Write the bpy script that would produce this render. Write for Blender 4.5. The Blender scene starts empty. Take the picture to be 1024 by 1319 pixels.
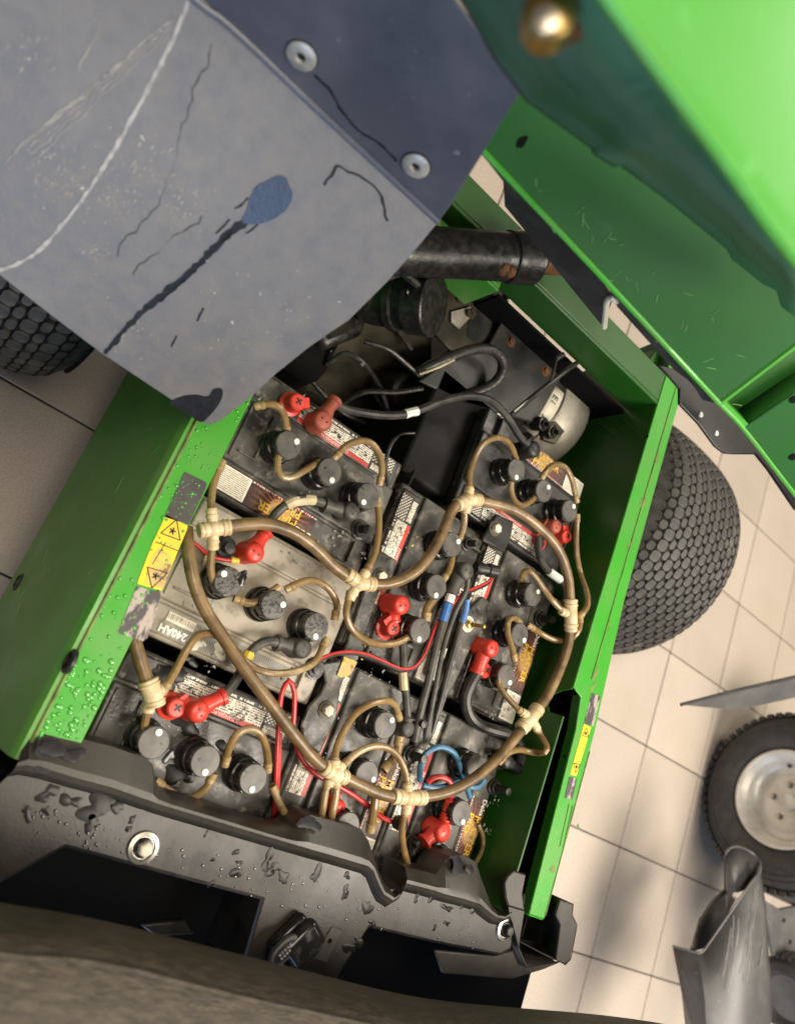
import bpy, bmesh, math, random
from mathutils import Vector, Matrix, Quaternion
C = bpy.context.scene
COL = C.collection
V = Vector
R_ = math.radians

# ------------------------------------------------------------------ camera
CH = 1.5                                   # camera height above the floor (m)
FPX, CX, CY = 1015.0, 512.0, 659.5         # focal length and centre in photo pixels
AX = V((0.72222104, 0.47177424, 0.50579229))
AY = V((0.35272683, -0.88025357, 0.31739161))
AZ = V((0.59496265, -0.05082039, -0.80214508))
cam = bpy.data.cameras.new('camera'); co = bpy.data.objects.new('camera', cam); COL.objects.link(co)
cam.sensor_fit = 'HORIZONTAL'; cam.sensor_width = 36; cam.lens = 36*FPX/1024
cam.clip_start = .02; cam.clip_end = 60
cam.dof.use_dof = True; cam.dof.focus_distance = 1.08; cam.dof.aperture_fstop = 5.0
rot = Matrix(((AX[0], -AX[1], -AX[2]), (AY[0], -AY[1], -AY[2]), (AZ[0], -AZ[1], -AZ[2])))
co.matrix_world = Matrix.Translation((0, 0, CH)) @ rot.to_4x4()
C.camera = co

# ------------------------------------------------------------------ light (workshop: warm ceiling lamps, a cool window)
w = bpy.data.worlds.new('World'); C.world = w; w.use_nodes = True
bg = w.node_tree.nodes['Background']; bg.inputs[0].default_value = (.98, .95, .93, 1); bg.inputs[1].default_value = .06
def lamp(name, loc, target, size, energy, col, sy=None):
    l = bpy.data.lights.new(name, 'AREA'); l.shape = 'RECTANGLE'; l.size = size; l.size_y = sy or size
    l.energy = energy; l.color = col
    o = bpy.data.objects.new(name, l); COL.objects.link(o); o.location = loc
    o.rotation_euler = (V(target)-V(loc)).to_track_quat('-Z', 'Y').to_euler()
lamp('ceiling_lamp', (2.3, -.45, 3.2), (1.6, .2, .0), 2.0, 140, (1, .90, .77), 1.3)
lamp('ceiling_lamp', (-.15, .25, 3.2), (.3, .1, .5), 1.6, 40, (1, .88, .70), .8)
lamp('ceiling_lamp', (2.4, 2.4, 3.2), (2.0, 1.2, .2), 1.4, 34, (1, .90, .76), .8)
lamp('window_light', (.2, -4.2, 1.9), (.5, .3, .8), 3.6, 98, (.50, .68, 1), 2.4)
C.view_settings.view_transform = 'Standard'; C.view_settings.look = 'None'
C.view_settings.exposure = 0.36; C.view_settings.gamma = 1

# ------------------------------------------------------------------ helpers
def ray(px, py):
    q = V((px-CX, py-CY, FPX)); return V((AX.dot(q), AY.dot(q), AZ.dot(q)))
def P(px, py, z):
    """pixel of the photo -> the point at height z that it shows"""
    r = ray(px, py); t = (z-CH)/r.z
    return V((r.x*t, r.y*t, z))
def PP(px, py, o, n, off=0):
    r = ray(px, py); cp = V((0, 0, CH)); t = (o-cp).dot(n)/r.dot(n)
    return cp+r*t+n*off
def PL(lst, z=None): return [P(*a) if z is None else P(a[0], a[1], z) for a in lst]
def spline(pts, step=.006, closed=False):
    pts = [V(p) for p in pts]; n = len(pts); out = []
    for i in range(n-1):
        p1, p2 = pts[i], pts[i+1]
        p0 = pts[i-1] if i else p1*2-p2
        p3 = pts[i+2] if i+2 < n else p2*2-p1
        L = (p2-p1).length; k = max(2, int(L/step))
        for j in range(k):
            t = j/k
            out.append(.5*((2*p1)+(p2-p0)*t+(2*p0-5*p1+4*p2-p3)*t*t+(3*p1-p0-3*p2+p3)*t**3))
    out.append(pts[-1]); return out
def tube(bm, pts, r, n=10, smooth=True, step=.006):
    pts = spline(pts, step) if smooth and len(pts) > 2 else [V(p) for p in pts]
    m = len(pts); rr = r if callable(r) else (lambda t: r)
    up = None; rings = []
    for i, p in enumerate(pts):
        d = (pts[min(i+1, m-1)]-pts[max(i-1, 0)])
        if d.length < 1e-9: d = V((0, 0, 1))
        d.normalize()
        if up is None: up = d.orthogonal().normalized()
        else:
            up = up-d*up.dot(d); up = up.normalized() if up.length > 1e-6 else d.orthogonal().normalized()
        s = d.cross(up); R = rr(i/(m-1))
        rings.append([bm.verts.new(p+(up*math.cos(a)+s*math.sin(a))*R) for a in [2*math.pi*k/n for k in range(n)]])
    for a, b in zip(rings, rings[1:]):
        for k in range(n): bm.faces.new((a[k], a[(k+1) % n], b[(k+1) % n], b[k]))
    bm.faces.new(rings[0][::-1]); bm.faces.new(rings[-1])
def frame(loc, zdir, xdir=None):
    z = V(zdir).normalized(); x = V(xdir) if xdir else z.orthogonal()
    x = (x-z*x.dot(z)).normalized(); y = z.cross(x)
    m = Matrix((x, y, z)).transposed().to_4x4(); m.translation = V(loc); return m
def lathe(bm, prof, M=None, n=24, cap=True):
    M = M or Matrix(); rings = []
    for r, h in prof: rings.append([bm.verts.new(M @ V((r*math.cos(2*math.pi*k/n), r*math.sin(2*math.pi*k/n), h))) for k in range(n)])
    for a, b in zip(rings, rings[1:]):
        for k in range(n): bm.faces.new((a[k], a[(k+1) % n], b[(k+1) % n], b[k]))
    if cap: bm.faces.new(rings[0][::-1]); bm.faces.new(rings[-1])
def box(bm, a, b, M=None):
    M = M or Matrix(); v = [bm.verts.new(M @ V((x, y, z))) for x in (a[0], b[0]) for y in (a[1], b[1]) for z in (a[2], b[2])]
    for f in ((0, 1, 3, 2), (4, 6, 7, 5), (0, 4, 5, 1), (2, 3, 7, 6), (0, 2, 6, 4), (1, 5, 7, 3)): bm.faces.new([v[i] for i in f])
def prism(bm, poly, d):
    d = V(d); a = [bm.verts.new(V(p)) for p in poly]; b = [bm.verts.new(V(p)+d) for p in poly]; n = len(a)
    bm.faces.new(a); bm.faces.new(b[::-1])
    for i in range(n): bm.faces.new((a[i], b[i], b[(i+1) % n], a[(i+1) % n]))
def sphere(bm, c, r, seg=8, sz=1.0):
    bmesh.ops.create_uvsphere(bm, u_segments=seg, v_segments=max(4, seg//2), radius=1, matrix=Matrix.Translation(V(c)) @ Matrix.Diagonal((r, r, r*sz, 1)))
def BM(): return bmesh.new()
def mesh_from(name, bm, mat, smooth=35):
    bmesh.ops.recalc_face_normals(bm, faces=bm.faces)
    me = bpy.data.meshes.new(name); bm.to_mesh(me); bm.free()
    for m in (mat if isinstance(mat, (list, tuple)) else [mat]): me.materials.append(m)
    if smooth:
        me.polygons.foreach_set('use_smooth', [True]*len(me.polygons)); me.set_sharp_from_angle(angle=R_(smooth))
    return me
def root_of(o):
    off = V((0, 0, 0))
    while o: off += o.location; o = o.parent
    return off
def obj(name, bm, mat, parent=None, local=False, bev=0, seg=2, smooth=35, label=None, kind=None):
    if parent is not None and not local: bm.transform(Matrix.Translation(-root_of(parent)))
    o = bpy.data.objects.new(name, mesh_from(name, bm, mat, smooth)); COL.objects.link(o)
    if parent is not None: o.parent = parent
    if bev:
        md = o.modifiers.new('bevel', 'BEVEL'); md.width = bev; md.segments = seg; md.limit_method = 'ANGLE'; md.angle_limit = R_(40); md.harden_normals = False
    if label: o['label'] = label
    if kind: o['kind'] = kind
    return o
def thing(name, label, cat, loc=(0, 0, 0), rz=0, group=None):
    o = bpy.data.objects.new(name, None); COL.objects.link(o); o.location = loc; o.rotation_euler = (0, 0, rz)
    o.empty_display_size = .05; o['label'] = label; o['category'] = cat
    if group: o['group'] = group
    return o
def inst(name, me, parent, loc=(0, 0, 0), rz=0):
    o = bpy.data.objects.new(name, me); COL.objects.link(o); o.parent = parent; o.location = loc; o.rotation_euler = (0, 0, rz); return o
def text(name, body, size, M, mat, parent, bold=0, local=False, ext=.0002):
    cu = bpy.data.curves.new(name, 'FONT'); cu.body = body; cu.size = size; cu.align_x = 'CENTER'; cu.align_y = 'CENTER'; cu.extrude = ext; cu.offset = bold; cu.resolution_u = 2
    t = bpy.data.objects.new(name, cu); COL.objects.link(t)
    me = bpy.data.meshes.new_from_object(t); bpy.data.objects.remove(t); bpy.data.curves.remove(cu)
    me.transform(M)
    if not local: me.transform(Matrix.Translation(-root_of(parent)))
    me.materials.clear(); me.materials.append(mat)
    o = bpy.data.objects.new(name, me); COL.objects.link(o); o.parent = parent; return o
def blob(bm, c, u, v, r, seed, h=.0006, n=22, sx=1.0, rough=.35):
    """an irregular shallow puddle lying in the plane u,v"""
    rnd = random.Random(seed); ph = [rnd.uniform(0, 6.28) for _ in range(5)]; am = [rnd.uniform(.3, 1)*rough/(k+1) for k in range(5)]
    u = V(u).normalized(); v = V(v).normalized(); nn = u.cross(v); nn = nn if nn.z > 0 else -nn
    o = []; i_ = []
    for k in range(n):
        a = 2*math.pi*k/n; R = r*(1+sum(am[j]*math.sin((j+2)*a+ph[j]) for j in range(5)))
        R = max(R, r*.25)
        p = u*(math.cos(a)*R*sx)+v*(math.sin(a)*R)
        o.append(bm.verts.new(V(c)+p)); i_.append(bm.verts.new(V(c)+p*.8+nn*h))
    for k in range(n): bm.faces.new((o[k], o[(k+1) % n], i_[(k+1) % n], i_[k]))
    bm.faces.new(i_)
def loft(bm, rows):
    g = [[bm.verts.new(V(p)) for p in r] for r in rows]
    for a, b in zip(g, g[1:]):
        for i in range(len(a)-1): bm.faces.new((a[i], a[i+1], b[i+1], b[i]))
def solid(o, t, off=-1):
    m = o.modifiers.new('solid', 'SOLIDIFY'); m.thickness = t; m.offset = off; return o

# ------------------------------------------------------------------ materials
def node(nt, t, **k):
    n = nt.nodes.new(t)
    for a, b in k.items(): setattr(n, a, b)
    return n
def pm(name, base, rough=.5, metal=0, c2=None, sc=12, lo=.42, hi=.62, det=6, bump=0, bsc=150, rough2=None, spec=.5, trans=0, coat=0, c3=None, sc3=40, lo3=.6, hi3=.7, stretch=None, sss=0, ior=1.45, alpha=1):
    m = bpy.data.materials.new(name); m.use_nodes = True; nt = m.node_tree; b = nt.nodes['Principled BSDF']
    b.inputs['Base Color'].default_value = (*base, 1); b.inputs['Roughness'].default_value = rough; b.inputs['Metallic'].default_value = metal
    b.inputs['Specular IOR Level'].default_value = spec; b.inputs['Transmission Weight'].default_value = trans; b.inputs['Coat Weight'].default_value = coat
    b.inputs['IOR'].default_value = ior
    if sss: b.inputs['Subsurface Weight'].default_value = sss; b.inputs['Subsurface Radius'].default_value = (.01, .006, .003)
    tc = node(nt, 'ShaderNodeTexCoord'); src = tc.outputs['Object']
    if stretch:
        mp = node(nt, 'ShaderNodeMapping'); mp.inputs['Scale'].default_value = stretch; nt.links.new(src, mp.inputs[0]); src = mp.outputs[0]
    def noise(s, d):
        n = node(nt, 'ShaderNodeTexNoise'); n.inputs['Scale'].default_value = s; n.inputs['Detail'].default_value = d; n.inputs['Roughness'].default_value = .62
        nt.links.new(src, n.inputs['Vector']); return n.outputs['Fac']
    def ramp(f, l, h):
        r = node(nt, 'ShaderNodeMapRange'); r.inputs['From Min'].default_value = l; r.inputs['From Max'].default_value = h; r.clamp = True
        nt.links.new(f, r.inputs['Value']); return r.outputs['Result']
    cur = None; fac = None
    if c2:
        fac = ramp(noise(sc, det), lo, hi); mx = node(nt, 'ShaderNodeMix', data_type='RGBA')
        mx.inputs[6].default_value = (*base, 1); mx.inputs[7].default_value = (*c2, 1); nt.links.new(fac, mx.inputs[0]); cur = mx.outputs[2]
    if c3:
        f3 = ramp(noise(sc3, 5), lo3, hi3); mx = node(nt, 'ShaderNodeMix', data_type='RGBA')
        if cur: nt.links.new(cur, mx.inputs[6])
        else: mx.inputs[6].default_value = (*base, 1)
        mx.inputs[7].default_value = (*c3, 1); nt.links.new(f3, mx.inputs[0]); cur = mx.outputs[2]
    if cur: nt.links.new(cur, b.inputs['Base Color'])
    if rough2 is not None:
        if fac is None: fac = ramp(noise(sc, det), lo, hi)
        r = node(nt, 'ShaderNodeMapRange'); r.inputs['To Min'].default_value = rough; r.inputs['To Max'].default_value = rough2
        nt.links.new(fac, r.inputs['Value']); nt.links.new(r.outputs[0], b.inputs['Roughness'])
    if bump:
        bp = node(nt, 'ShaderNodeBump'); bp.inputs['Strength'].default_value = bump; bp.inputs['Distance'].default_value = .002
        nt.links.new(noise(bsc, 4), bp.inputs['Height']); nt.links.new(bp.outputs[0], b.inputs['Normal'])
    return m
M = {}
M['green'] = pm('green_paint', (.045, .30, .025), .28, c2=(.065, .27, .03), sc=9, c3=(.16, .34, .09), sc3=60, lo3=.66, hi3=.8, bump=.05, bsc=90, rough2=.42, coat=.3)
M['green_dusty'] = pm('dusty_green_paint', (.06, .29, .03), .30, c2=(.13, .28, .065), sc=5, lo=.4, hi=.68, c3=(.2, .26, .12), sc3=70, lo3=.62, hi3=.8, bump=.06, bsc=120, rough2=.6)
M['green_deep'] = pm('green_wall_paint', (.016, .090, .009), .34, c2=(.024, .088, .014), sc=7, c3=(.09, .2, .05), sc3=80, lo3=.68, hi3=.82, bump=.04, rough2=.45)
M['green_bed_shade'] = pm('shaded_bed_green', (.010, .082, .012), .5, c2=(.014, .075, .017), sc=8, c3=(.05, .14, .07), sc3=24, lo3=.66, hi3=.88, rough2=.55, spec=.2)  # same green paint, darkened to put the shade under the plate into the colour
M['green_plate_shade'] = pm('shaded_teal_green', (.028, .125, .05), .4, c2=(.085, .22, .165), sc=10, lo=.42, hi=.7, det=6, c3=(.03, .16, .04), sc3=5, lo3=.5, hi3=.7, stretch=(.4, 1, 1), spec=.6)  # folded plate green with its shade and teal window reflection put into the colour
M['green_bright'] = pm('green_top_paint', (.06, .30, .04), .32, c2=(.07, .28, .046), sc=5, c3=(.12, .38, .09), sc3=30, lo3=.6, hi3=.8, bump=.05)
M['sealant'] = pm('weld_grime', (.15, .22, .05), .6, c2=(.07, .09, .02), sc=40, bump=.4, bsc=200)
M['flap'] = pm('grey_rubber_flap', (.100, .098, .100), .37, c2=(.142, .132, .120), sc=55, lo=.30, hi=.72, det=15, c3=(.17, .16, .146), sc3=11, lo3=.55, hi3=.85, bump=.3, bsc=420, rough2=.46, spec=.9)
M['flap_dark'] = pm('dark_rubber_flap', (.062, .069, .09), .36, c2=(.095, .102, .125), sc=9, det=8, c3=(.32, .32, .33), sc3=70, lo3=.68, hi3=.76, bump=.1, bsc=300, spec=.6)
M['wet'] = pm('wet_stain', (.010, .010, .012), .38, c2=(.016, .016, .018), sc=160, spec=.25, bump=.2, bsc=500)
M['wet_head'] = pm('standing_water', (.010, .016, .034), .16, spec=.95, bump=.25, bsc=500)
M['puddle'] = pm('puddle_water', (.010, .009, .008), .30, spec=.22)
M['scratch'] = pm('pale_scratch', (.34, .335, .33), .6, c2=(.22, .215, .21), sc=120)
M['scratch_faint'] = pm('faint_scratch', (.30, .285, .26), .55, c2=(.2, .19, .175), sc=60)
M['smudge'] = pm('dust_smudge', (.185, .175, .16), .6, c2=(.26, .25, .23), sc=90)
M['scratch_green'] = pm('pale_green_scuff', (.17, .34, .12), .5)
M['crack'] = pm('dark_crack', (.05, .05, .05), .6)
M['console'] = pm('wet_black_plastic', (.012, .0100, .008), .30, c2=(.028, .0235, .018), sc=6, lo=.38, hi=.66, det=9, c3=(.010, .009, .008), sc3=22, lo3=.55, hi3=.59, bump=.1, bsc=400, rough2=.5, spec=.6)
M['console_pale'] = pm('pale_black_plastic', (.042, .038, .032), .36, c2=(.024, .021, .018), sc=14, c3=(.03, .027, .023), sc3=20, lo3=.6, hi3=.63, bump=.12, bsc=400, rough2=.38)  # paler seat base plastic; warm reflections on rim and tab put into the colour
M['seat'] = pm('dark_brown_vinyl', (.030, .024, .015), .6, c2=(.066, .054, .036), sc=170, lo=.4, hi=.66, c3=(.028, .023, .016), sc3=22, lo3=.55, hi3=.7, bump=1.0, bsc=330, stretch=(.3, 1, 1))
M['black'] = pm('black_plastic', (.016, .016, .016), .42, c2=(.05, .047, .042), sc=16, lo=.5, hi=.75, bump=.05)
M['black_gloss'] = pm('wet_black_cap', (.012, .012, .012), .16, c2=(.03, .029, .027), sc=70, lo=.5, hi=.65, rough2=.4)
M['cap_top'] = pm('grey_cap_top', (.048, .045, .041), .42, c2=(.10, .093, .082), sc=55, lo=.38, hi=.66, c3=(.012, .012, .012), sc3=90, lo3=.60, hi3=.64, bump=.1)
M['cap_wet'] = pm('speckled_cap_top', (.085, .08, .073), .32, c2=(.015, .014, .013), sc=230, lo=.53, hi=.56, det=2, bump=.3, bsc=230)
M['white'] = pm('white_plastic', (.78, .76, .70), .4)
M['black_matt'] = pm('matt_black_plastic', (.009, .009, .009), .6, c2=(.015, .014, .013), sc=30, spec=.2)
M['dark_void'] = pm('void_shade_black', (.006, .006, .006), .9, spec=.08)  # near-black colour standing in for the shade of gaps and recesses
def batt(name, a, b, d, q=.55): return pm(name, a, .22, c2=b, sc=19, lo=.38, hi=.60, det=12, c3=d, sc3=48, lo3=q-.04, hi3=q+.10, bump=.12, bsc=250, rough2=.55, spec=.6)
M['batt_grey'] = batt('dusty_dark_battery', (.020, .019, .017), (.078, .073, .063), (.20, .185, .155), .58)
M['batt_beige'] = batt('beige_dust_battery', (.27, .24, .185), (.35, .31, .245), (.17, .15, .115), .6)
M['batt_dark'] = batt('black_battery', (.022, .022, .022), (.045, .043, .04), (.08, .076, .07), .64)
M['batt_wet'] = batt('wet_battery', (.02, .018, .016), (.062, .057, .05), (.3, .28, .25), .62)
M['red'] = pm('red_rubber', (.60, .045, .028), .36, c2=(.50, .04, .025), sc=40, c3=(.32, .03, .02), sc3=90, lo3=.62, hi3=.76, bump=.12, spec=.55)
M['red_old'] = pm('dirty_red_rubber', (.36, .075, .045), .5, c2=(.22, .065, .04), sc=50, lo=.38, hi=.68, c3=(.15, .05, .035), sc3=120, lo3=.6, hi3=.75, bump=.2)
M['red_wire'] = pm('red_wire', (.55, .03, .03), .35, c2=(.4, .03, .025), sc=60)
M['blue_wire'] = pm('blue_wire', (.035, .13, .24), .36, c2=(.06, .17, .28), sc=50)
M['blue_sleeve'] = pm('blue_sleeve', (.035, .14, .42), .4, c2=(.08, .16, .33), sc=80)
M['wire'] = pm('black_cable', (.022, .021, .02), .4, c2=(.065, .06, .052), sc=45, lo=.42, hi=.72, bump=.05)
M['grey_cable'] = pm('dusty_cable', (.075, .07, .062), .5, c2=(.035, .033, .03), sc=60)
M['sleeve'] = pm('beige_sleeve', (.55, .48, .32), .5, c2=(.42, .34, .2), sc=50)
M['yellow_sleeve'] = pm('yellow_sleeve', (.62, .45, .04), .45, c2=(.5, .35, .05), sc=60)
M['hose'] = pm('brown_stained_hose', (.27, .175, .075), .25, c2=(.12, .073, .03), sc=34, lo=.34, hi=.62, det=8, c3=(.36, .25, .12), sc3=16, lo3=.5, hi3=.7, trans=.22, bump=.12, rough2=.42, spec=.6)
M['tube'] = pm('amber_tube', (.34, .225, .09), .18, c2=(.18, .11, .042), sc=32, lo=.38, hi=.64, c3=(.5, .38, .2), sc3=16, lo3=.5, hi3=.7, trans=.3, rough2=.3, spec=.6)
M['joint'] = pm('pale_nylon_joint', (.66, .54, .35), .34, c2=(.48, .36, .19), sc=42, lo=.38, hi=.66, sss=.2, bump=.06)
M['collar'] = pm('tan_collar', (.36, .26, .125), .35, c2=(.24, .16, .07), sc=60)
M['steel'] = pm('zinc_steel', (.55, .53, .48), .35, 1, c2=(.4, .36, .3), sc=50)
M['motor'] = pm('cast_aluminium', (.52, .49, .42), .5, .35, c2=(.36, .32, .25), sc=22, lo=.42, hi=.66, c3=(.24, .18, .1), sc3=50, lo3=.62, hi3=.75, bump=.15)
M['olive'] = pm('grimy_casting', (.085, .072, .046), .5, .3, c2=(.03, .026, .018), sc=18, lo=.4, hi=.66, bump=.2)
M['plate'] = pm('dark_motor_plate', (.022, .0225, .0225), .45, c2=(.075, .073, .066), sc=14, lo=.45, hi=.75, bump=.08)
M['rust'] = pm('rusty_steel', (.22, .09, .03), .6, .2, c2=(.07, .035, .02), sc=40, bump=.3)
M['grease'] = pm('greasy_black', (.013, .012, .011), .28, c2=(.026, .023, .02), sc=90, rough2=.45, bump=.4, bsc=90)
M['brass'] = pm('brass', (.55, .36, .1), .35, 1, c2=(.36, .25, .09), sc=50)
M['tyre'] = pm('black_rubber', (.035, .034, .034), .62, c2=(.058, .056, .053), sc=24, bump=.1)
M['tread'] = pm('dusty_tread_rubber', (.048, .046, .044), .6, c2=(.09, .086, .08), sc=40, c3=(.17, .155, .13), sc3=9, lo3=.55, hi3=.75, bump=.3)
M['strip_rubber'] = pm('dusty_strip_rubber', (.035, .032, .029), .6, c2=(.07, .064, .056), sc=14, bump=.1, spec=.3)
M['lug'] = pm('lug_rubber', (.04, .039, .037), .6, c2=(.07, .067, .062), sc=40, bump=.2)
M['groove'] = pm('tread_groove_rubber', (.012, .0115, .011), .8)
M['rim'] = pm('silver_rim_paint', (.72, .70, .66), .36, .3, c2=(.58, .56, .52), sc=16, bump=.05)
M['fender'] = pm('grey_scuffed_plastic', (.085, .083, .082), .42, c2=(.125, .122, .12), sc=9, det=9, c3=(.2, .195, .185), sc3=60, lo3=.64, hi3=.74, bump=.06, rough2=.45, spec=.6)
M['yellow'] = pm('yellow_sticker', (.74, .54, .015), .38, c2=(.62, .45, .04), sc=30, lo=.5, hi=.75)
M['orange_worn'] = pm('worn_sticker', (.48, .33, .13), .6, c2=(.62, .45, .06), sc=46, lo=.45, hi=.55, c3=(.2, .13, .06), sc3=90, lo3=.55, hi3=.62)
M['ink'] = pm('black_print', (.012, .012, .012), .5)
M['pad'] = pm('charcoal_sticker', (.042, .038, .038), .42, c2=(.06, .055, .053), sc=40)
M['pad_worn'] = pm('flaked_sticker', (.05, .044, .045), .45, c2=(.35, .30, .27), sc=75, lo=.50, hi=.56, det=6, stretch=(1, .35, 1), bump=.3, bsc=60)
M['grout'] = pm('floor_grout', (.085, .068, .052), .85, c2=(.05, .04, .03), sc=14)
M['latch'] = pm('pale_latch', (.62, .58, .44), .4, c2=(.5, .45, .33), sc=40)
M['drop'] = pm('water_drop', (1, 1, 1), .02, trans=1, ior=1.33)
def clear_drop():
    m = bpy.data.materials.new('clear_water_drop'); m.use_nodes = True; nt = m.node_tree; nt.nodes.remove(nt.nodes['Principled BSDF'])
    tr_ = node(nt, 'ShaderNodeBsdfTransparent'); tr_.inputs[0].default_value = (.97, .98, .97, 1); gl = node(nt, 'ShaderNodeBsdfGlossy'); gl.inputs['Roughness'].default_value = .05
    fr_ = node(nt, 'ShaderNodeFresnel'); fr_.inputs[0].default_value = 1.4; mx = node(nt, 'ShaderNodeMixShader')
    nt.links.new(fr_.outputs[0], mx.inputs[0]); nt.links.new(tr_.outputs[0], mx.inputs[1]); nt.links.new(gl.outputs[0], mx.inputs[2]); nt.links.new(mx.outputs[0], nt.nodes['Material Output'].inputs[0]); return m
M['drop'] = clear_drop()
M['textwhite'] = pm('white_print', (.75, .73, .66), .5)
M['cream'] = pm('cream_paper', (.66, .62, .5), .55, c2=(.5, .45, .34), sc=30, lo=.5, hi=.8)
M['textyellow'] = pm('yellow_print', (.75, .48, .03), .45, c2=(.55, .42, .2), sc=90, lo=.5, hi=.6)
M['textred'] = pm('red_print', (.52, .03, .03), .5)

def tile_material():
    m = pm('speckled_tile', (.53, .46, .39), .38, c2=(.44, .375, .31), sc=240, lo=.44, hi=.58, det=3, c3=(.44, .375, .30), sc3=4, lo3=.5, hi3=.75, bump=.08, bsc=300, rough2=.5)
    nt = m.node_tree; b = nt.nodes['Principled BSDF']; l = b.inputs['Base Color'].links[0]; src = l.from_socket
    oi = node(nt, 'ShaderNodeObjectInfo'); hs = node(nt, 'ShaderNodeHueSaturation'); mr = node(nt, 'ShaderNodeMapRange')
    mr.inputs['To Min'].default_value = .92; mr.inputs['To Max'].default_value = 1.06
    nt.links.new(oi.outputs['Random'], mr.inputs['Value']); nt.links.new(mr.outputs[0], hs.inputs['Value']); nt.links.new(src, hs.inputs['Color']); nt.links.new(hs.outputs[0], b.inputs['Base Color'])
    return m
M['tile'] = tile_material()

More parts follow.
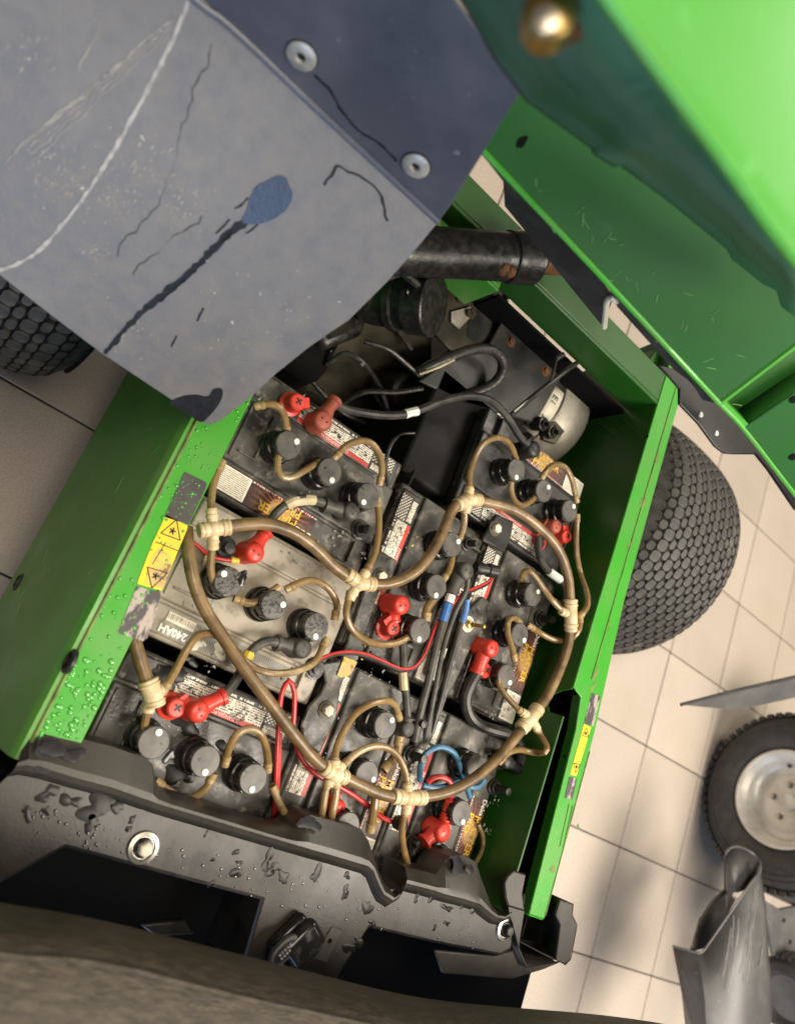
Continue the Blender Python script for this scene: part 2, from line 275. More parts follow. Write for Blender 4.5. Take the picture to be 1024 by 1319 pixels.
def print_mat(name, kind):
    """flat print of a battery sticker, laid out in the sticker's own UV"""
    m = bpy.data.materials.new(name); m.use_nodes = True; nt = m.node_tree; b = nt.nodes['Principled BSDF']; b.inputs['Roughness'].default_value = .42
    L = nt.links.new
    tc = node(nt, 'ShaderNodeUVMap'); sp = node(nt, 'ShaderNodeSeparateXYZ'); L(tc.outputs[0], sp.inputs[0])
    def math_(op, a, bb=None):
        n = node(nt, 'ShaderNodeMath', operation=op)
        for i, v in enumerate((a, bb)):
            if v is None: continue
            if isinstance(v, (int, float)): n.inputs[i].default_value = v
            else: L(v, n.inputs[i])
        return n.outputs[0]
    def mix(f, a, bb):
        n = node(nt, 'ShaderNodeMix', data_type='RGBA')
        for i, v in ((0, f), (6, a), (7, bb)):
            if isinstance(v, tuple): n.inputs[i].default_value = (*v, 1)
            elif isinstance(v, (int, float)): n.inputs[i].default_value = v
            else: L(v, n.inputs[i])
        return n.outputs[2]
    def specks(sx, sy, t, det=1):
        mp = node(nt, 'ShaderNodeMapping'); mp.inputs['Scale'].default_value = (sx, sy, 1); L(tc.outputs[0], mp.inputs[0])
        n = node(nt, 'ShaderNodeTexNoise'); n.inputs['Scale'].default_value = 1; n.inputs['Detail'].default_value = det; L(mp.outputs[0], n.inputs['Vector'])
        return math_('GREATER_THAN', n.outputs[0], t)
    U, W = sp.outputs[0], sp.outputs[1]
    def band(s, a, bb): return math_('MULTIPLY', math_('GREATER_THAN', s, a), math_('LESS_THAN', s, bb))
    def rows(k, duty=.55): return math_('LESS_THAN', math_('FRACT', math_('MULTIPLY', W, k)), duty)
    cream, ink, red = (.76, .71, .59), (.02, .02, .02), (.55, .035, .03)
    if kind == 'warning':
        lines = math_('MULTIPLY', rows(11), specks(70, 11, .47))
        cols = math_('LESS_THAN', math_('FRACT', math_('MULTIPLY', U, 5)), .84)
        blk = math_('MULTIPLY', lines, cols)
        c = mix(blk, cream, (.10, .09, .08))
        pict = math_('MULTIPLY', band(W, .36, .60), specks(18, 7, .56, 2)); c = mix(pict, c, ink)
        head = math_('GREATER_THAN', W, .80); c = mix(head, c, mix(math_('MULTIPLY', band(W, .86, .95), specks(48, 4, .5)), ink, cream))
        rb = math_('LESS_THAN', W, .20); c = mix(rb, c, red)
    elif kind == 'dots':
        mp = node(nt, 'ShaderNodeMapping'); mp.inputs['Scale'].default_value = (9, 9, 1); mp.inputs['Rotation'].default_value = (0, 0, .785); L(tc.outputs[0], mp.inputs[0])
        vo = node(nt, 'ShaderNodeTexVoronoi'); vo.inputs['Randomness'].default_value = 0; vo.inputs['Scale'].default_value = 1; L(mp.outputs[0], vo.inputs['Vector'])
        d = math_('LESS_THAN', vo.outputs['Distance'], .34); d = math_('MULTIPLY', d, math_('GREATER_THAN', W, .42))
        c = mix(d, ink, cream)
        low = math_('MULTIPLY', band(W, .06, .34), band(U, .06, .94)); c = mix(low, c, mix(math_('MULTIPLY', rows(14), specks(40, 14, .5)), cream, ink))
    elif kind == 'paper':
        c = mix(math_('MULTIPLY', math_('MULTIPLY', rows(13, .5), specks(60, 13, .42)), math_('MULTIPLY', band(U, .06, .94), band(W, .05, .95))), cream, (.22, .20, .17))
    elif kind == 'barcode':
        n = math_('MULTIPLY', specks(70, .5, .52), band(W, .3, .85)); c = mix(n, cream, (.25, .17, .1))
    elif kind == 'brand':
        r = math_('SQRT', math_('ADD', math_('POWER', math_('MULTIPLY', math_('SUBTRACT', U, .5), 2.6), 2), math_('POWER', math_('SUBTRACT', W, .45), 2)))
        ang = math_('ARCTAN2', math_('SUBTRACT', W, .45), math_('MULTIPLY', math_('SUBTRACT', U, .5), 2.6))
        rays = math_('GREATER_THAN', math_('SINE', math_('MULTIPLY', ang, 26)), .1)
        f = math_('MULTIPLY', rays, math_('SUBTRACT', 1.0, math_('MINIMUM', math_('MULTIPLY', r, .8), 1.0)))
        c = mix(f, (.035, .012, .010), (.55, .14, .03)); core = math_('LESS_THAN', math_('ADD', r, math_('MULTIPLY', specks(30, 30, .5), .12)), .5); c = mix(core, c, (.50, .30, .10))
        edge = math_('GREATER_THAN', W, .93); c = mix(edge, c, mix(specks(60, 3, .52), (.3, .02, .02), cream))
    elif kind == 'hatch':
        vo = node(nt, 'ShaderNodeTexVoronoi'); mp = node(nt, 'ShaderNodeMapping'); mp.inputs['Scale'].default_value = (60, 16, 1); L(tc.outputs[0], mp.inputs[0]); L(mp.outputs[0], vo.inputs['Vector']); vo.inputs['Randomness'].default_value = 0; vo.inputs['Scale'].default_value = 1
        c = mix(math_('LESS_THAN', vo.outputs['Distance'], .36), (.12, .13, .12), (.30, .28, .22)); c = mix(specks(9, 3, .6, 6), c, (.32, .29, .22))
    # grime over the print
    n = node(nt, 'ShaderNodeTexNoise'); n.inputs['Scale'].default_value = 90; n.inputs['Detail'].default_value = 6
    tco = node(nt, 'ShaderNodeTexCoord'); L(tco.outputs['Object'], n.inputs['Vector'])
    g = node(nt, 'ShaderNodeMapRange'); g.inputs['From Min'].default_value = .5; g.inputs['From Max'].default_value = .8; g.inputs['To Max'].default_value = .55; L(n.outputs[0], g.inputs['Value'])
    c = mix(g.outputs[0], c, (.16, .14, .11)); L(c, b.inputs['Base Color']); return m
for k in ('warning', 'dots', 'paper', 'barcode', 'brand', 'hatch'): M['p_'+k] = print_mat('printed_'+k+'_sticker', k)

def sticker(name, corners, mat, parent, local=False, t=.0006, label=None):
    """thin sticker: corners = (u0v0, u1v0, u1v1, u0v1)"""
    bm = BM(); uv = bm.loops.layers.uv.new('UVMap'); c = [V(p) for p in corners]
    n = (c[1]-c[0]).cross(c[3]-c[0]).normalized()
    if n.z < 0 and abs(n.z) > .05: n = -n
    lo = [bm.verts.new(p) for p in c]; hi = [bm.verts.new(p+n*t) for p in c]
    for q, vs in enumerate([hi, lo[::-1]]+[(lo[i], lo[(i+1) % 4], hi[(i+1) % 4], hi[i]) for i in range(4)]):
        f = bm.faces.new(vs)
        if q == 0:
            for l, st in zip(f.loops, ((0, 0), (1, 0), (1, 1), (0, 1))): l[uv].uv = st
    return obj(name, bm, mat, parent, local, smooth=0, label=label)

# ------------------------------------------------------------------ floor
fl = BM(); box(fl, (-9, -9, -.06), (14, 14, -.003)); floor = obj('floor', fl, M['grout'], kind='structure')
TX, TY = .3008, .3020
b = BM(); box(b, (-TX/2+.0021, -TY/2+.0021, -.01), (TX/2-.0021, TY/2-.0021, .0)); bmesh.ops.bevel(b, geom=[e for e in b.edges], offset=.0012, segments=1, affect='EDGES')
tile_me = mesh_from('floor_tile', b, M['tile'], 0)
rt = random.Random(3)
for i in range(-9, 8):
    for j in range(-4, 11):
        x0 = 2.082+i*TX; y0 = .0965+j*TY
        if x0 > -.8 and not (x0 > 3.6 and y0 > 2.4):
            o = inst('floor_tile', tile_me, floor, (x0+TX/2-TX, y0-TY/2, rt.uniform(0, .0008)))

# ------------------------------------------------------------------ the vehicle
veh = thing('utility_vehicle', 'green utility vehicle with open battery bay, tipped bed and raised brown seat', 'vehicle', (.62, .3, 0))
def part(name, bm, mat, parent=None, **k): return obj(name, bm, M[mat] if isinstance(mat, str) else mat, parent or veh, **k)
# near side sill: top, rolled edge, outer skin
b = BM(); box(b, (.240, -.10, .644), (.286, .95, .650)); box(b, (.280, -.10, .50), (.2855, .95, .6445))
part('sill_top', b, 'green', bev=.0015)
b = BM()
prof = [(.240, .650), (.233, .6485), (.229, .643), (.2275, .635), (.222, .46), (.214, .30), (.213, .285), (.218, .28), (.222, .287), (.226, .46), (.232, .634), (.240, .6445)]
for y in (-.55, .95): pass
prism(b, [(x, -.10, z) for x, z in prof], (0, 1.05, 0)); sk = part('sill_skin', b, 'green_dusty')
b = BM(); tube(b, [(.2395, -.09+i*.06, .6498) for i in range(17)], .0022, 6); part('weld_bead', b, 'sealant', sk)
for px, py in ((90, 852), (24, 750)):
    c = PP(px, py, V((.2245, 0, .5)), V((-1, 0, .05)).normalized())
    b = BM(); lathe(b, [(.013, -.002), (.013, .0015), (.009, .003), (.009, -.001), (.002, -.001)], frame(c, (-1, 0, .06)), 20); part('skin_plug', b, 'black', sk)
# stickers on the sill
def onsill(px, py): return P(px, py, .6502)
part_st = lambda name, pts, mat, z, th=.0005, par=None, **k: (lambda bb: (prism(bb, [V((q.x, q.y, z)) for q in pts], (0, 0, th)), part(name, bb, mat, par, **k))[1])(BM())
part_st('anti_slip_pad', [onsill(*q) for q in ((239, 608), (265, 621), (266, 626), (243, 676), (212, 666), (236, 611))], 'pad', .6503)
ws = part_st('warning_sticker', [onsill(*q) for q in ((214, 663), (241, 677), (241, 681), (208, 761), (177, 752), (178, 747), (197, 698))], 'yellow', .6503, label='yellow warning sticker, scratched and half worn away')
part_st('worn_patch', [onsill(*q) for q in ((205, 706), (219, 716), (222, 724), (210, 758), (186, 752), (190, 730), (196, 716))], 'orange_worn', .6508, .0002, ws)
def tri_print(cpx, cpy, r, a0, par, onf, z):
    bb = BM(); c = onf(cpx, cpy)
    pts = [V((c.x+r*math.cos(a0+k*2.094), c.y+r*math.sin(a0+k*2.094), z)) for k in range(3)]
    for k in range(3):
        p, q = pts[k], pts[(k+1) % 3]; d = (q-p).normalized(); s = d.cross(V((0, 0, 1)))*.0006
        prism(bb, [p+s, q+s, q-s, p-s], (0, 0, .0002))
    for k in range(5):
        a = k*1.257+.3; p = V((c.x, c.y, z)); d = V((math.cos(a), math.sin(a), 0))*r*.3; s = V((-d.y, d.x, 0)).normalized()*.0009
        prism(bb, [p+s, p+d+s, p+d-s, p-s], (0, 0, .0002))
    part('warning_symbol', bb, 'ink', par)
tri_print(222, 684, .0135, 1.7, ws, onsill, .6509); tri_print(200, 742, .0135, -1.4, ws, onsill, .6511)
bb = BM()
for (p, q) in (((200, 698), (233, 711)), ((196, 727), (213, 699))):
    p, q = onsill(*p), onsill(*q); p.z = q.z = .6510; d = (q-p).normalized(); s = V((-d.y, d.x, 0))*.0005; prism(bb, [p+s, q+s, q-s, p-s], (0, 0, .0002))
part('print_line', bb, 'ink', ws)
part_st('anti_slip_pad', [onsill(*q) for q in ((176, 755), (206, 763), (207, 770), (190, 822), (184, 826), (153, 816), (154, 811))], 'pad_worn', .6503, label='charcoal pad with flaking surface')
M['bead'] = pm('water_bead_on_green', (.055, .33, .035), .05, spec=.9); M['bead_black'] = pm('water_bead_on_black', (.012, .011, .01), .05, spec=.9)
b = BM(); rd = random.Random(5)
for k in range(230):
    y = rd.uniform(-.08, .40); x = rd.uniform(.242, .2835); r = rd.choice((.0007, .001, .0013, .0018, .0024)); sphere(b, (x, y, .6503), r, 8, .55)
for k in range(60):
    y = rd.uniform(-.08, .02); x = rd.uniform(.242, .283); sphere(b, (x, y, .6503), rd.uniform(.0015, .0036), 10, .4)
for k in range(40):
    p = onsill(rd.uniform(215, 255), rd.uniform(618, 668)); sphere(b, (p.x, p.y, .651), rd.uniform(.0006, .0012), 6, .6)
part('water_droplets', b, 'bead', kind='stuff', smooth=60)

# far side wall: inner sheet, flange, lip, slot with a black sheet for its shade
b = BM()
WX = .957
poly = [(-.30, .20), (.83, .20), (.87, .60), (.87, .655), (.245, .655), (.245, .640), (.262, .636), (.268, .625), (.262, .612), (.245, .610), (.232, .618), (.225, .655), (-.052, .655), (-.062, .63), (-.10, .60), (-.30, .60)]
poly = [(-.125, .20), (.86, .20), (.93, .60), (.93, .653), (.245, .653), (.240, .634), (.230, .618), (.214, .614), (.203, .622), (.200, .653), (-.052, .653), (-.125, .653)]
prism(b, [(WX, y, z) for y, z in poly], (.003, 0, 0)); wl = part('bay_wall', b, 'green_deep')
for (p, q) in (((780, 519), (828, 563)), ((778, 533), (810, 562)), ((771, 545), (792, 564))):
    bb = BM(); a_, c_ = PP(*p, V((WX, 0, 0)), V((1, 0, 0))), PP(*q, V((WX, 0, 0)), V((1, 0, 0))); tube(bb, [a_, c_], .0016, 6, False); part('pressed_rib', bb, 'green_deep', wl)
for px, py in ((728, 975), (834, 562)):
    bb = BM(); lathe(bb, [(.003, 0), (.003, .001)], frame(PP(px, py, V((WX-.0004, 0, 0)), V((1, 0, 0))), (-1, 0, 0)), 12); part('punched_hole', bb, 'dark_void', wl)
b = BM(); prism(b, [V(q+(.657,)) for q in ((WX, .95), (WX, .248), (.980, .240), (.990, .19), (1.004, -.085), (1.039, -.085), (1.034, .20), (1.016, .42), (1.008, .95))], (0, 0, -.004))
prism(b, [V(q+(.653,)) for q in ((1.039, -.085), (1.034, .20), (1.016, .42), (1.008, .95), (1.005, .95), (1.013, .42), (1.031, .20), (1.036, -.085))], (0, 0, -.055)); box(b, (1.006, -.0875, .585), (1.039, -.085, .655))
fg = part('wall_flange', b, 'green', bev=.0012)
b = BM(); prism(b, [V(q+(.653,)) for q in ((.980, .240), (.990, .19), (1.004, -.085), (1.007, -.085), (.993, .19), (.983, .243))], (0, 0, -.014)); part('flange_fold', b, 'green_deep', fg)
b = BM(); box(b, (1.020, -.12, .25), (1.024, .30, .640)); part('slot_shade_sheet', b, 'dark_void', fg)  # black sheet painting the darkness deep in the slot
b = BM(); box(b, (.990, .275, .657), (.9915, .95, .6585)); part('flange_bead', b, 'sealant', fg)
b = BM(); tube(b, [V((1.0385-.005*min(1, max(0, (k*.05)/.28)), -.08+k*.05, .6570)) for k in range(6)], .0013, 6); part('flange_bead', b, 'sealant', fg)
def onfl(px, py): return P(px, py, .6572)
part_st('anti_slip_pad', [onfl(*q) for q in ((762, 893), (773, 897), (764, 936), (752, 932))], 'pad_worn', .6572)
wf = part_st('warning_sticker', [onfl(*q) for q in ((752, 933), (761, 937), (742, 1000), (734, 998))], 'yellow', .6572, label='narrow yellow warning sticker on the flange')
tri_print(754, 945, .009, 1.7, wf, onfl, .6578); tri_print(742, 988, .009, -1.4, wf, onfl, .6578)
part_st('anti_slip_pad', [onfl(*q) for q in ((733, 1001), (743, 1003), (737, 1030), (727, 1028))], 'pad_worn', .6572)
b = BM(); ctr = [onfl(734+2, 1037), onfl(731, 1060), onfl(724, 1092)]
tube(b, [p+V((.003, 0, .0004)) for p in ctr], .0011, 6); tube(b, [p+V((-.006, 0, .0004)) for p in ctr], .0009, 6); part('pressed_slot', b, 'green_dusty', fg)
b = BM()
for k in range(50): sphere(b, (rd.uniform(1.008, 1.032), rd.uniform(-.08, .2), .6571), rd.uniform(.0005, .0014), 6, .5)
part('water_droplets', b, 'bead', fg, kind='stuff')

b = BM()
for px, py, r, sx in ((846, 590, .012, .35), (838, 615, .008, .4), (828, 648, .016, .3), (812, 700, .012, .3), (792, 775, .014, .3), (786, 800, .010, .4), (768, 868, .012, .3), (764, 885, .008, .4), (744, 1065, .005, .5), (712, 1120, .006, .8)): blob(b, onfl(px, py)+V((0, 0, .0001)), V((1, 0, 0)), V((0, 1, 0)), r, px, .0003, 26, sx, .5)
part('grime_patch', b, 'sealant', fg, kind='stuff')
b = BM(); wetp = [onfl(*q) for q in ((806, 722), (812, 726), (800, 772), (792, 800), (784, 812), (786, 790), (796, 752))]; prism(b, [V((q.x, q.y, .6573)) for q in wetp], (0, 0, .0004)); part('wet_streak', b, 'bead', fg)
b = BM(); rs_ = random.Random(31)
for k in range(26):
    a_ = V((.2262, rs_.uniform(-.05, .7), rs_.uniform(.34, .62))); a_.x = .2135+(a_.z-.3)*.0405-.0002
    d_ = V((0, rs_.uniform(-.03, .03), rs_.uniform(-.02, .02))); d_.x = d_.z*.0405; tube(b, [a_, a_+d_*.5+V((0, .001, 0)), a_+d_], rs_.uniform(.0002, .0005), 5, False)
part('scuff', b, 'scratch_green', sk, kind='stuff')
# beam across the back of the bay, a second beam behind it
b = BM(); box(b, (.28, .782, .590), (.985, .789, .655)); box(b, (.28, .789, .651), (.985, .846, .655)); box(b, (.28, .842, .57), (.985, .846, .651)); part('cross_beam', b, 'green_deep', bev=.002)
b = BM(); box(b, (.28, .745, .55), (.57, .751, .63)); box(b, (.28, .751, .626), (.57, .772, .63)); part('cross_rail', b, 'green_dusty', bev=.002)
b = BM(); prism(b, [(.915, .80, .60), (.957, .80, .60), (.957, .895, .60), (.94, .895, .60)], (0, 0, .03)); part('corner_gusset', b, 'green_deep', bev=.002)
# battery tray, plus black sheets standing in for the shade around it
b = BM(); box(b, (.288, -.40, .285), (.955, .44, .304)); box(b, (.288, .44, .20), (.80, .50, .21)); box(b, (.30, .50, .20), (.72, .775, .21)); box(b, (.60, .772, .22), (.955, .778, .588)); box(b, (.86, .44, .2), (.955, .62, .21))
box(b, (.72, .44, .2), (.86, .50, .21)); part('tray_and_shade_sheets', b, 'dark_void')
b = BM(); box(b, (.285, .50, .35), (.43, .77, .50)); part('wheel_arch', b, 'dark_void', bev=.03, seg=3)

# transaxle casting, motor
b = BM()
pts = [P(400, 432, .47), P(470, 400, .50), P(560, 425, .50), P(560, 475, .46), P(520, 520, .40), P(440, 530, .36), P(385, 505, .36)]
prism(b, pts, (0, 0, -.12)); tr = part('transaxle', b, 'olive', bev=.012, seg=3)
b = BM()
for p, q in (((500, 405, .508), (530, 450, .492)), ((385, 430, .48), (430, 460, .47))): tube(b, [P(*p), P(*q)], .004, 6, False)
part('casting_rib', b, 'olive', tr)
b = BM(); prism(b, PL([(545, 372), (612, 352), (655, 378), (648, 405), (600, 470), (560, 430)], .53), (0, 0, -.006)); mb = part('motor_bracket', b, 'olive', bev=.002)
for px, py in ((592, 385), (605, 405), (645, 392), (654, 382), (600, 405)):
    bb = BM(); lathe(bb, [(.009, 0), (.009, .004), (.006, .004), (.006, .011), (.001, .011)], frame(P(px, py, .53), (0, 0, 1)), 10); part('bracket_bolt', bb, 'steel' if px > 640 else 'olive', mb)
b = BM(); prism(b, PL([(580, 402), (605, 395), (603, 410), (590, 424), (580, 415)], .532), (0, 0, .003)); part('steel_tab', b, 'motor', mb)
b = BM(); prism(b, PL([(652, 402), (728, 478), (690, 545), (600, 520), (540, 490), (590, 455), (628, 446)], .545), (0, 0, -.008)); mp_ = part('motor_plate', b, 'plate', bev=.003)
for px, py in ((658, 440), (703, 478)):
    bb = BM(); lathe(bb, [(.010, 0), (.010, .001), (.007, .001), (.006, .005), (.001, .006)], frame(P(px, py, .5452), (0, 0, 1)), 10); part('plate_bolt', bb, 'rust', mp_)
MC = V((.80, .745, .445)); MR = .092; MX = V((1, 0, 0))
b = BM(); lathe(b, [(.01, -.20), (MR*.93, -.20), (MR*.98, -.19), (MR*.98, .055), (MR*.9, .06)], frame(MC, MX), 40); mo = part('motor_body', b, 'plate')
b = BM(); lathe(b, [(MR*.97, .052), (MR*1.0, .056), (MR*1.0, .118), (MR*.95, .128), (MR*.6, .134), (.01, .134)], frame(MC, MX), 40); part('motor_end_bell', b, 'motor', mo)
nl = (P(712, 512, .525)-MC); nl.x = 0; nl = nl.normalized()
# identification sticker E1 A1, bent round the body
tb = nl.cross(MX).normalized()
def cyl(u, a, r=MR*.984): return MC+MX*u+(nl*math.cos(a)+tb*math.sin(a))*r
bb = BM(); K = 8; g0 = []
for k in range(K+1):
    a = -.92+1.10*k/K; g0.append((bb.verts.new(cyl(.012, a)), bb.verts.new(cyl(.047, a))))
for p, q in zip(g0, g0[1:]): bb.faces.new((p[0], p[1], q[1], q[0]))
st = part('motor_sticker', bb, 'cream', mo); solid(st, .0006, 1)
for s, a in (('E1', -.10), ('A1', -.58)):
    c = cyl(.030, a, MR*.984+.0012); n_ = (nl*math.cos(a)+tb*math.sin(a)); text('lettering', s, .019, frame(c, n_, tb if False else -tb), M['ink'], st)
for px, py in ((699, 546), (711, 556)):
    c = P(px, py, .555); bb = BM(); lathe(bb, [(.013, -.02), (.013, .002), (.009, .003), (.009, .007), (.0045, .007), (.0045, .016), (.001, .0165)], frame(c, (.2, -.1, 1)), 12); part('motor_terminal', bb, 'grease', mo)
b = BM(); prism(b, PL([(700, 548), (716, 542), (728, 555), (716, 572), (700, 566)], .545), (0, 0, -.01)); part('terminal_block', b, 'olive', mo, bev=.002)
b = BM(); prism(b, PL([(395, 408), (440, 378), (480, 395), (470, 430), (420, 450)], .52), (0, 0, -.06)); part('gear_housing', b, 'grease', bev=.012, seg=3)
b = BM(); lathe(b, [(.03, -.02), (.03, .03), (.024, .036), (.01, .037)], frame(P(505, 500, .44), (.3, -.2, 1)), 28); part('gear_cover', b, 'grease', bev=.002)
for pts in ([(420, 470, .5), (445, 455, .52), (470, 470, .52), (490, 500, .5), (500, 530, .48)], [(440, 520, .47), (470, 505, .5), (510, 505, .52), (545, 500, .54)], [(470, 440, .54), (500, 450, .55), (525, 470, .55), (540, 484, .55)], [(385, 470, .45), (410, 500, .45), (440, 530, .45), (470, 545, .44)]):
    bb = BM(); tube(bb, PL(pts), .0042, 8); part('harness_tube', bb, 'grease')
# controller box beside the centre battery
b = BM(); box(b, (.580, .440, .34), (.705, .632, .545)); cb = part('controller_box', b, 'black_matt', bev=.006)
bb = BM(); lathe(bb, [(.010, 0), (.010, .0006)], Matrix.Translation(P(643, 538, .5455)) @ Matrix.Diagonal((1, .7, 1, 1)), 24); ov = part('oval_mark', bb, 'textwhite', cb)
text('lettering', '603', .0095, Matrix.Translation(P(643, 538, .5463)) @ Matrix.Rotation(.5, 4, 'Z'), M['ink'], ov)

# lift cylinder with rusty rod, and the canister under it
A_, B_ = P(520, 322, .66), P(690, 333, .70); ax = (B_-A_).normalized()
b = BM(); L_ = (B_-A_).length; lathe(b, [(.010, -.05), (.033, -.05), (.035, 0), (.035, L_*.76), (.038, L_*.77), (.039, L_*.97), (.034, L_), (.012, L_)], frame(A_, ax), 28); lc = part('lift_cylinder', b, 'grease')
b = BM(); lathe(b, [(.022, L_), (.022, L_+.10)], frame(A_, ax), 20); part('cylinder_rod', b, 'rust', lc)
b = BM(); c = P(648, 345, .705); sphere(b, c, .012, 10); sphere(b, c+V((.01, .0, .004)), .010, 10); part('grease_lump', b, 'rust', lc)
A_, B_ = P(487, 384, .555), P(560, 393, .635); ax = (B_-A_).normalized(); L_ = (B_-A_).length
b = BM(); kk = 1.12; lathe(b, [(.02*kk, -.02), (.034*kk, -.018), (.036*kk, 0), (.036*kk, L_*.30), (.040*kk, L_*.31), (.040*kk, L_*.42), (.036*kk, L_*.44), (.036*kk, L_*.62), (.041*kk, L_*.63), (.041*kk, L_*.98), (.039*kk, L_), (.001, L_+.0015)], frame(A_, ax), 36); ca = part('pump_canister', b, 'grease')
bb = BM(); lathe(bb, [(.007, 0), (.007, .004), (.004, .005)], frame(P(528, 377, .635), (-.3, 0, 1)), 8); part('canister_screw', bb, 'steel', ca)
for px, py, z in ((542, 289, .70), (517, 324, .69), (493, 345, .66)):
    bb = BM(); lathe(bb, [(.006, 0), (.006, .003), (.0035, .003), (.0035, .008), (.001, .008)], frame(P(px, py, z), (-.4, -.3, 1)), 8); part('flange_bolt', bb, 'steel', lc)
b = BM(); prism(b, PL([(500, 300), (545, 283), (570, 300), (560, 340), (505, 360), (480, 350)], .655), (0, 0, -.008)); part('cylinder_mount', b, 'grease', lc, bev=.002)
for p in ([(475, 372, .62), (500, 350, .66), (535, 345, .66), (548, 352, .65)], [(470, 395, .60), (482, 360, .65), (495, 350, .66)], [(505, 340, .66), (520, 352, .655), (545, 372, .645), (556, 378, .64)]):
    bb = BM(); tube(bb, PL(p), .006, 8); part('pump_hose', bb, 'grease', ca)

# ------------------------------------------------------------------ tipped cargo bed with rubber flap
fA0, fA1 = V((0, .281, .70)), V((0, .483, .95)); sA = (fA1-fA0).normalized(); nA = V((1, 0, 0)).cross(sA).normalized()
nA = nA if nA.z > 0 else -nA
def onA(px, py, off=0): return PP(px, py, fA0, nA, off)
fB1 = V((0, .498, 1.10)); sB = (fB1-fA1).normalized(); nB = V((1, 0, 0)).cross(sB).normalized(); nB = nB if nB.y < 0 else -nB
def onB(px, py, off=0): return PP(px, py, fA1, nB, off)
b = BM()
edgeA = [onA(*q) for q in ((565, 285), (540, 316), (500, 362), (450, 412), (400, 446), (355, 482), (322, 513), (284, 542), (272, 547), (262, 545), (240, 528), (130, 455), (60, 402), (0, 355))]
tip = V((-.62, edgeA[-1].y, edgeA[-1].z)); top = V((-.62, fA1.y, fA1.z))
# lower sheet as a fan of strips, so that it can sag a little
prism(b, edgeA+[tip, top], -nA*.004); fa = part('rubber_flap', b, 'flap', bev=.001, label='grey scuffed rubber flap hanging from the bed front')
b = BM(); edgeB = [V((-.62, fA1.y, fA1.z))]+[onB(*q) for q in ((565, 285), (580, 265), (668, 122), (671, 113), (666, 105), (585, 0))]
tB = edgeB[-1]; edgeB += [V((tB.x-.05, tB.y+sB.y*.10, tB.z+sB.z*.10)), V((-.62, tB.y+sB.y*.10, tB.z+sB.z*.10))]
prism(b, edgeB, -nB*.004); fb = part('flap_strip', b, 'flap_dark', bev=.001)
b = BM(); tube(b, [V((-.6, fA1.y-.001, fA1.z+.001)), onA(150, -95, .001), onA(300, 36, .001), onA(420, 150, .001), onA(565, 285, .001)], .0028, 8); part('fold_ridge', b, 'flap_dark', fb)
for px, py in ((389, 71), (536, 212)):
    c = onB(px, py); bb = BM(); lathe(bb, [(.0125, 0), (.0125, .0018), (.0105, .003), (.0045, .0032), (.0035, .0005), (.0005, .0)], frame(c, nB), 28); rv = part('washer_rivet', bb, pm('rivet_zinc', (.5, .49, .45), .45, .5, c2=(.36, .35, .31), sc=90), fb)
    bb = BM(); lathe(bb, [(.0032, .0006), (.0028, .0012), (.0004, .0014)], frame(c, nB), 12); part('rivet_pin', bb, 'black', rv)
    bb = BM(); lathe(bb, [(.0135, 0), (.0135, .0006)], frame(c, nB), 28); part('rivet_ring', bb, 'wet', rv)
def streak(pts, on, w, mat, par, name, off=.0006, jit=0):
    """a thin mark that follows the sheet; w = half widths"""
    bb = BM(); P_ = spline([on(*q, off) for q in pts], .004); n = len(P_); nn = nA if on is onA else nB; a = []
    rr = random.Random(len(pts)*7+int(pts[0][0]))
    if jit:
        for i in range(n): P_[i] = P_[i]+V((math.sin(i*1.7+pts[0][0])+math.sin(i*.61)*1.4, 0, 0))*jit*rr.uniform(.4, 1)
    for i, p in enumerate(P_):
        d = (P_[min(i+1, n-1)]-P_[max(i-1, 0)]).normalized(); s = d.cross(nn); t = i/(n-1)
        ww = (w(t) if callable(w) else w)*rr.uniform(.6, 1.3); j = rr.uniform(-.3, .3)*ww
        a.append((bb.verts.new(p+s*(ww+j)), bb.verts.new(p+s*(j-ww))))
    for p, q in zip(a, a[1:]): bb.faces.new((p[0], p[1], q[1], q[0]))
    o = part(name, bb, mat, par, smooth=0); return o
streak([(243, 0), (225, 45), (195, 105), (160, 170), (130, 220), (105, 258), (75, 295), (50, 322), (25, 338), (3, 346), (-10, 352)], onA, .0016, 'scratch', fa, 'scratch')
for pts in ([(272, 55), (265, 85), (250, 115), (235, 165), (225, 205), (212, 245), (190, 280), (175, 298), (158, 305), (152, 330)], [(262, 278), (240, 295), (215, 312), (195, 330), (170, 352)], ):
    streak(pts, onA, lambda t: .00035+.0003*math.sin(t*9), 'crack', fa, 'crack', jit=.0012)
for pts in ([(405, 95), (425, 115), (440, 140), (460, 165), (490, 185), (510, 205)], [(418, 238), (432, 213), (450, 222), (470, 230), (490, 250), (500, 285)]):
    streak(pts, onB if pts[0][0] == 405 else onA, .0011, 'wet', fb if pts[0][0] == 405 else fa, 'wet_run', jit=.0013)
for pts in ([(225, 20), (160, 75), (100, 130), (40, 175), (5, 210)], [(215, 35), (140, 95), (70, 150), (15, 200)], [(130, 30), (110, 70), (100, 95)]):
    streak(pts, onA, lambda t: .0003+.0004*math.sin(t*3.1), 'scratch_faint', fa, 'scratch', jit=.0006)
for dx in (6, 14, 22, 31):
    streak([(228-dx*.3, 12+dx), (160, 72+dx*.8), (95, 128+dx), (40, 172+dx*1.2)], onA, .0003, 'scratch_faint', fa, 'scratch', jit=.0008)
def closed(pts, k=5):
    n = len(pts); out = []
    for i in range(n):
        p0, p1, p2, p3 = [V((*pts[(i+d) % n], 0)) for d in (-1, 0, 1, 2)]
        for j in range(k):
            t = j/k; q = .5*((2*p1)+(p2-p0)*t+(2*p0-5*p1+4*p2-p3)*t*t+(3*p1-p0-3*p2+p3)*t**3); out.append((q.x, q.y))
    return out
